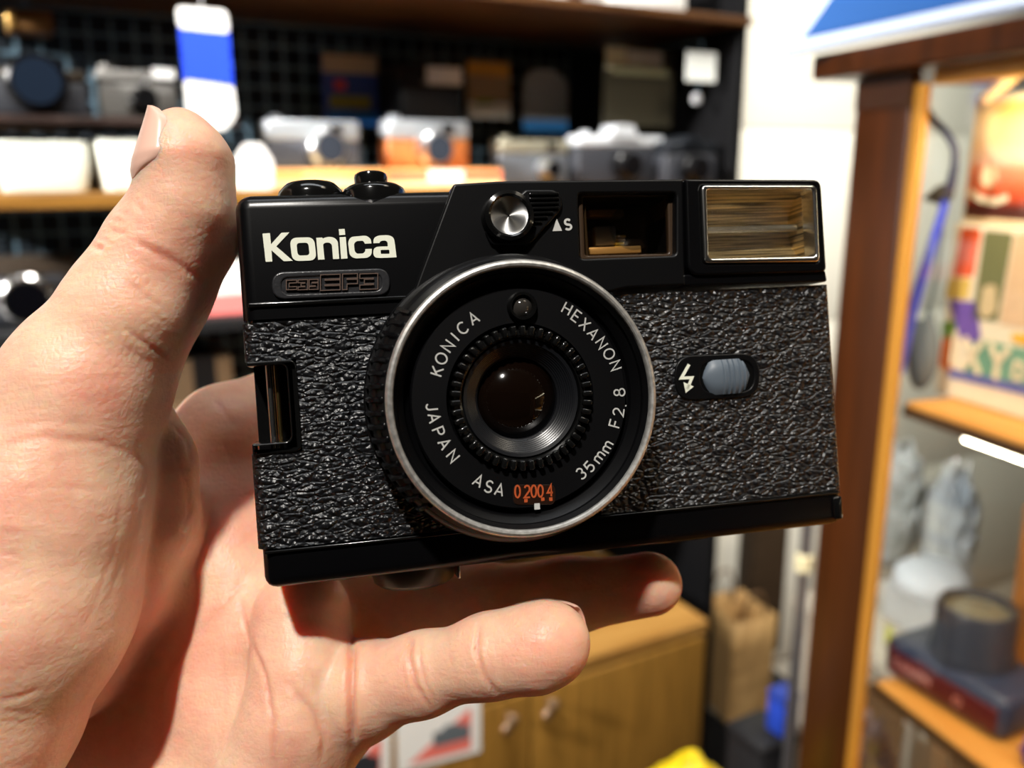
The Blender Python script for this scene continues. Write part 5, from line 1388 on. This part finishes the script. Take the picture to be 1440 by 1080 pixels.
obj('carton', box_bm(-.01, .24, 0, .10, 0, .165, .002, 1), mat('amber_brown', lin(168,104,36), .5, noise=(5, lin(120,78,48), (1,1,2))), o); obj('lid', box_bm(-.011, .241, -.001, .101, .155, .167, .002, 1), c_('brown_lid', 150,96,44), o)
v = cl(1436, 1000, .05); o = thing('violet_cloth', 'folded violet cloth at the right edge of the lower shelf', 'cloth', cw(v.x+.004, .05, zS2), A2)
obj('folded_cloth', box_bm(0, .06, 0, .06, 0, .03, .006, 4), c_('violet', 90,50,150), o, 60); obj('cloth_hem', box_bm(-.001, .061, -.001, .061, .012, .016, .001, 2), c_('violet_dark', 70,40,120), o)
# things on the third shelf, seen under the light strip
crumple('plastic_bag', 'dark crumpled pouch on the shelf below the light strip', 1245, .12, .045, .035, .06, mat('dark_film', lin(60,66,84), .4, noise=(14, lin(140,110,96), (1,1,3))), 12, zS2-.27)
# every loose thing stands a hair above the board that carries it
_fixed = {'hand', 'compact_camera', 'shelving_unit', 'base_cabinet', 'display_case', 'blue_sign', 'low_cart', 'metal_pole', 'step_stool', 'leaflet'}
for o in list(SC.objects):
    if o.parent is None and o.get('label') and o.name.split('.')[0] not in _fixed: o.location.z += .0012
# ================================================================== light
def area(name, loc, target, size, power, col=(1,1,1), size_y=None):
    l = bpy.data.lights.new(name, 'AREA'); l.energy = power; l.color = col; l.size = size
    if size_y: l.shape = 'RECTANGLE'; l.size_y = size_y
    else: l.shape = 'DISK'
    o = bpy.data.objects.new(name, l); COL.objects.link(o); o.location = loc
    o.rotation_euler = (Vector(target)-Vector(loc)).to_track_quat('-Z', 'Y').to_euler()
    return o
hc = at(400, 600, .17)
kd = (CAMROT @ Vector((-.15, -1, .95))).normalized()
area('ceiling_spot', hc+kd*1.3, hc, .07, 22, (1, .95, .88))
# shop lights over the shelves, plus an added fill for the hung packets
a = area('shelf_light', sw_(-.25, -.45, 2.55), sw_(-.15, .15, 1.4), .25, 7.5, (1, .96, .90), .25); a.data.spread = R(80)
a = area('shelf_light', sw_(.95, -.45, 2.6), sw_(1.0, .3, 1.4), .4, 10, (1, .94, .82), .3); a.data.spread = R(80)
a = area('shop_light', (.75, .2, 2.6), (.7, .8, 1.2), .4, 5, (1, .88, .7), .4); a.data.spread = R(90)
a = area('packet_fill_light', (-1.9, -.3, 2.3), sw_(-.05, .1, 1.52), .12, 13, (1, .97, .93)); a.data.spread = R(46)  # added lamp, aimed low into the shelves to brighten the hanging packets
area('ceiling_panel', (.05, .22, 2.66), (.05, .24, 1.5), 1.1, 5, (.92, .96, 1), .22)
w = bpy.data.worlds.new('world'); SC.world = w; w.use_nodes = True
w.node_tree.nodes['Background'].inputs[0].default_value = (.02,.019,.018,1); w.node_tree.nodes['Background'].inputs[1].default_value = 1
SC.view_settings.view_transform = 'Standard'; SC.view_settings.look = 'None'; SC.view_settings.exposure = 0; SC.view_settings.gamma = 1
SC.view_settings.use_curve_mapping = False
SC.cycles.use_denoising = True
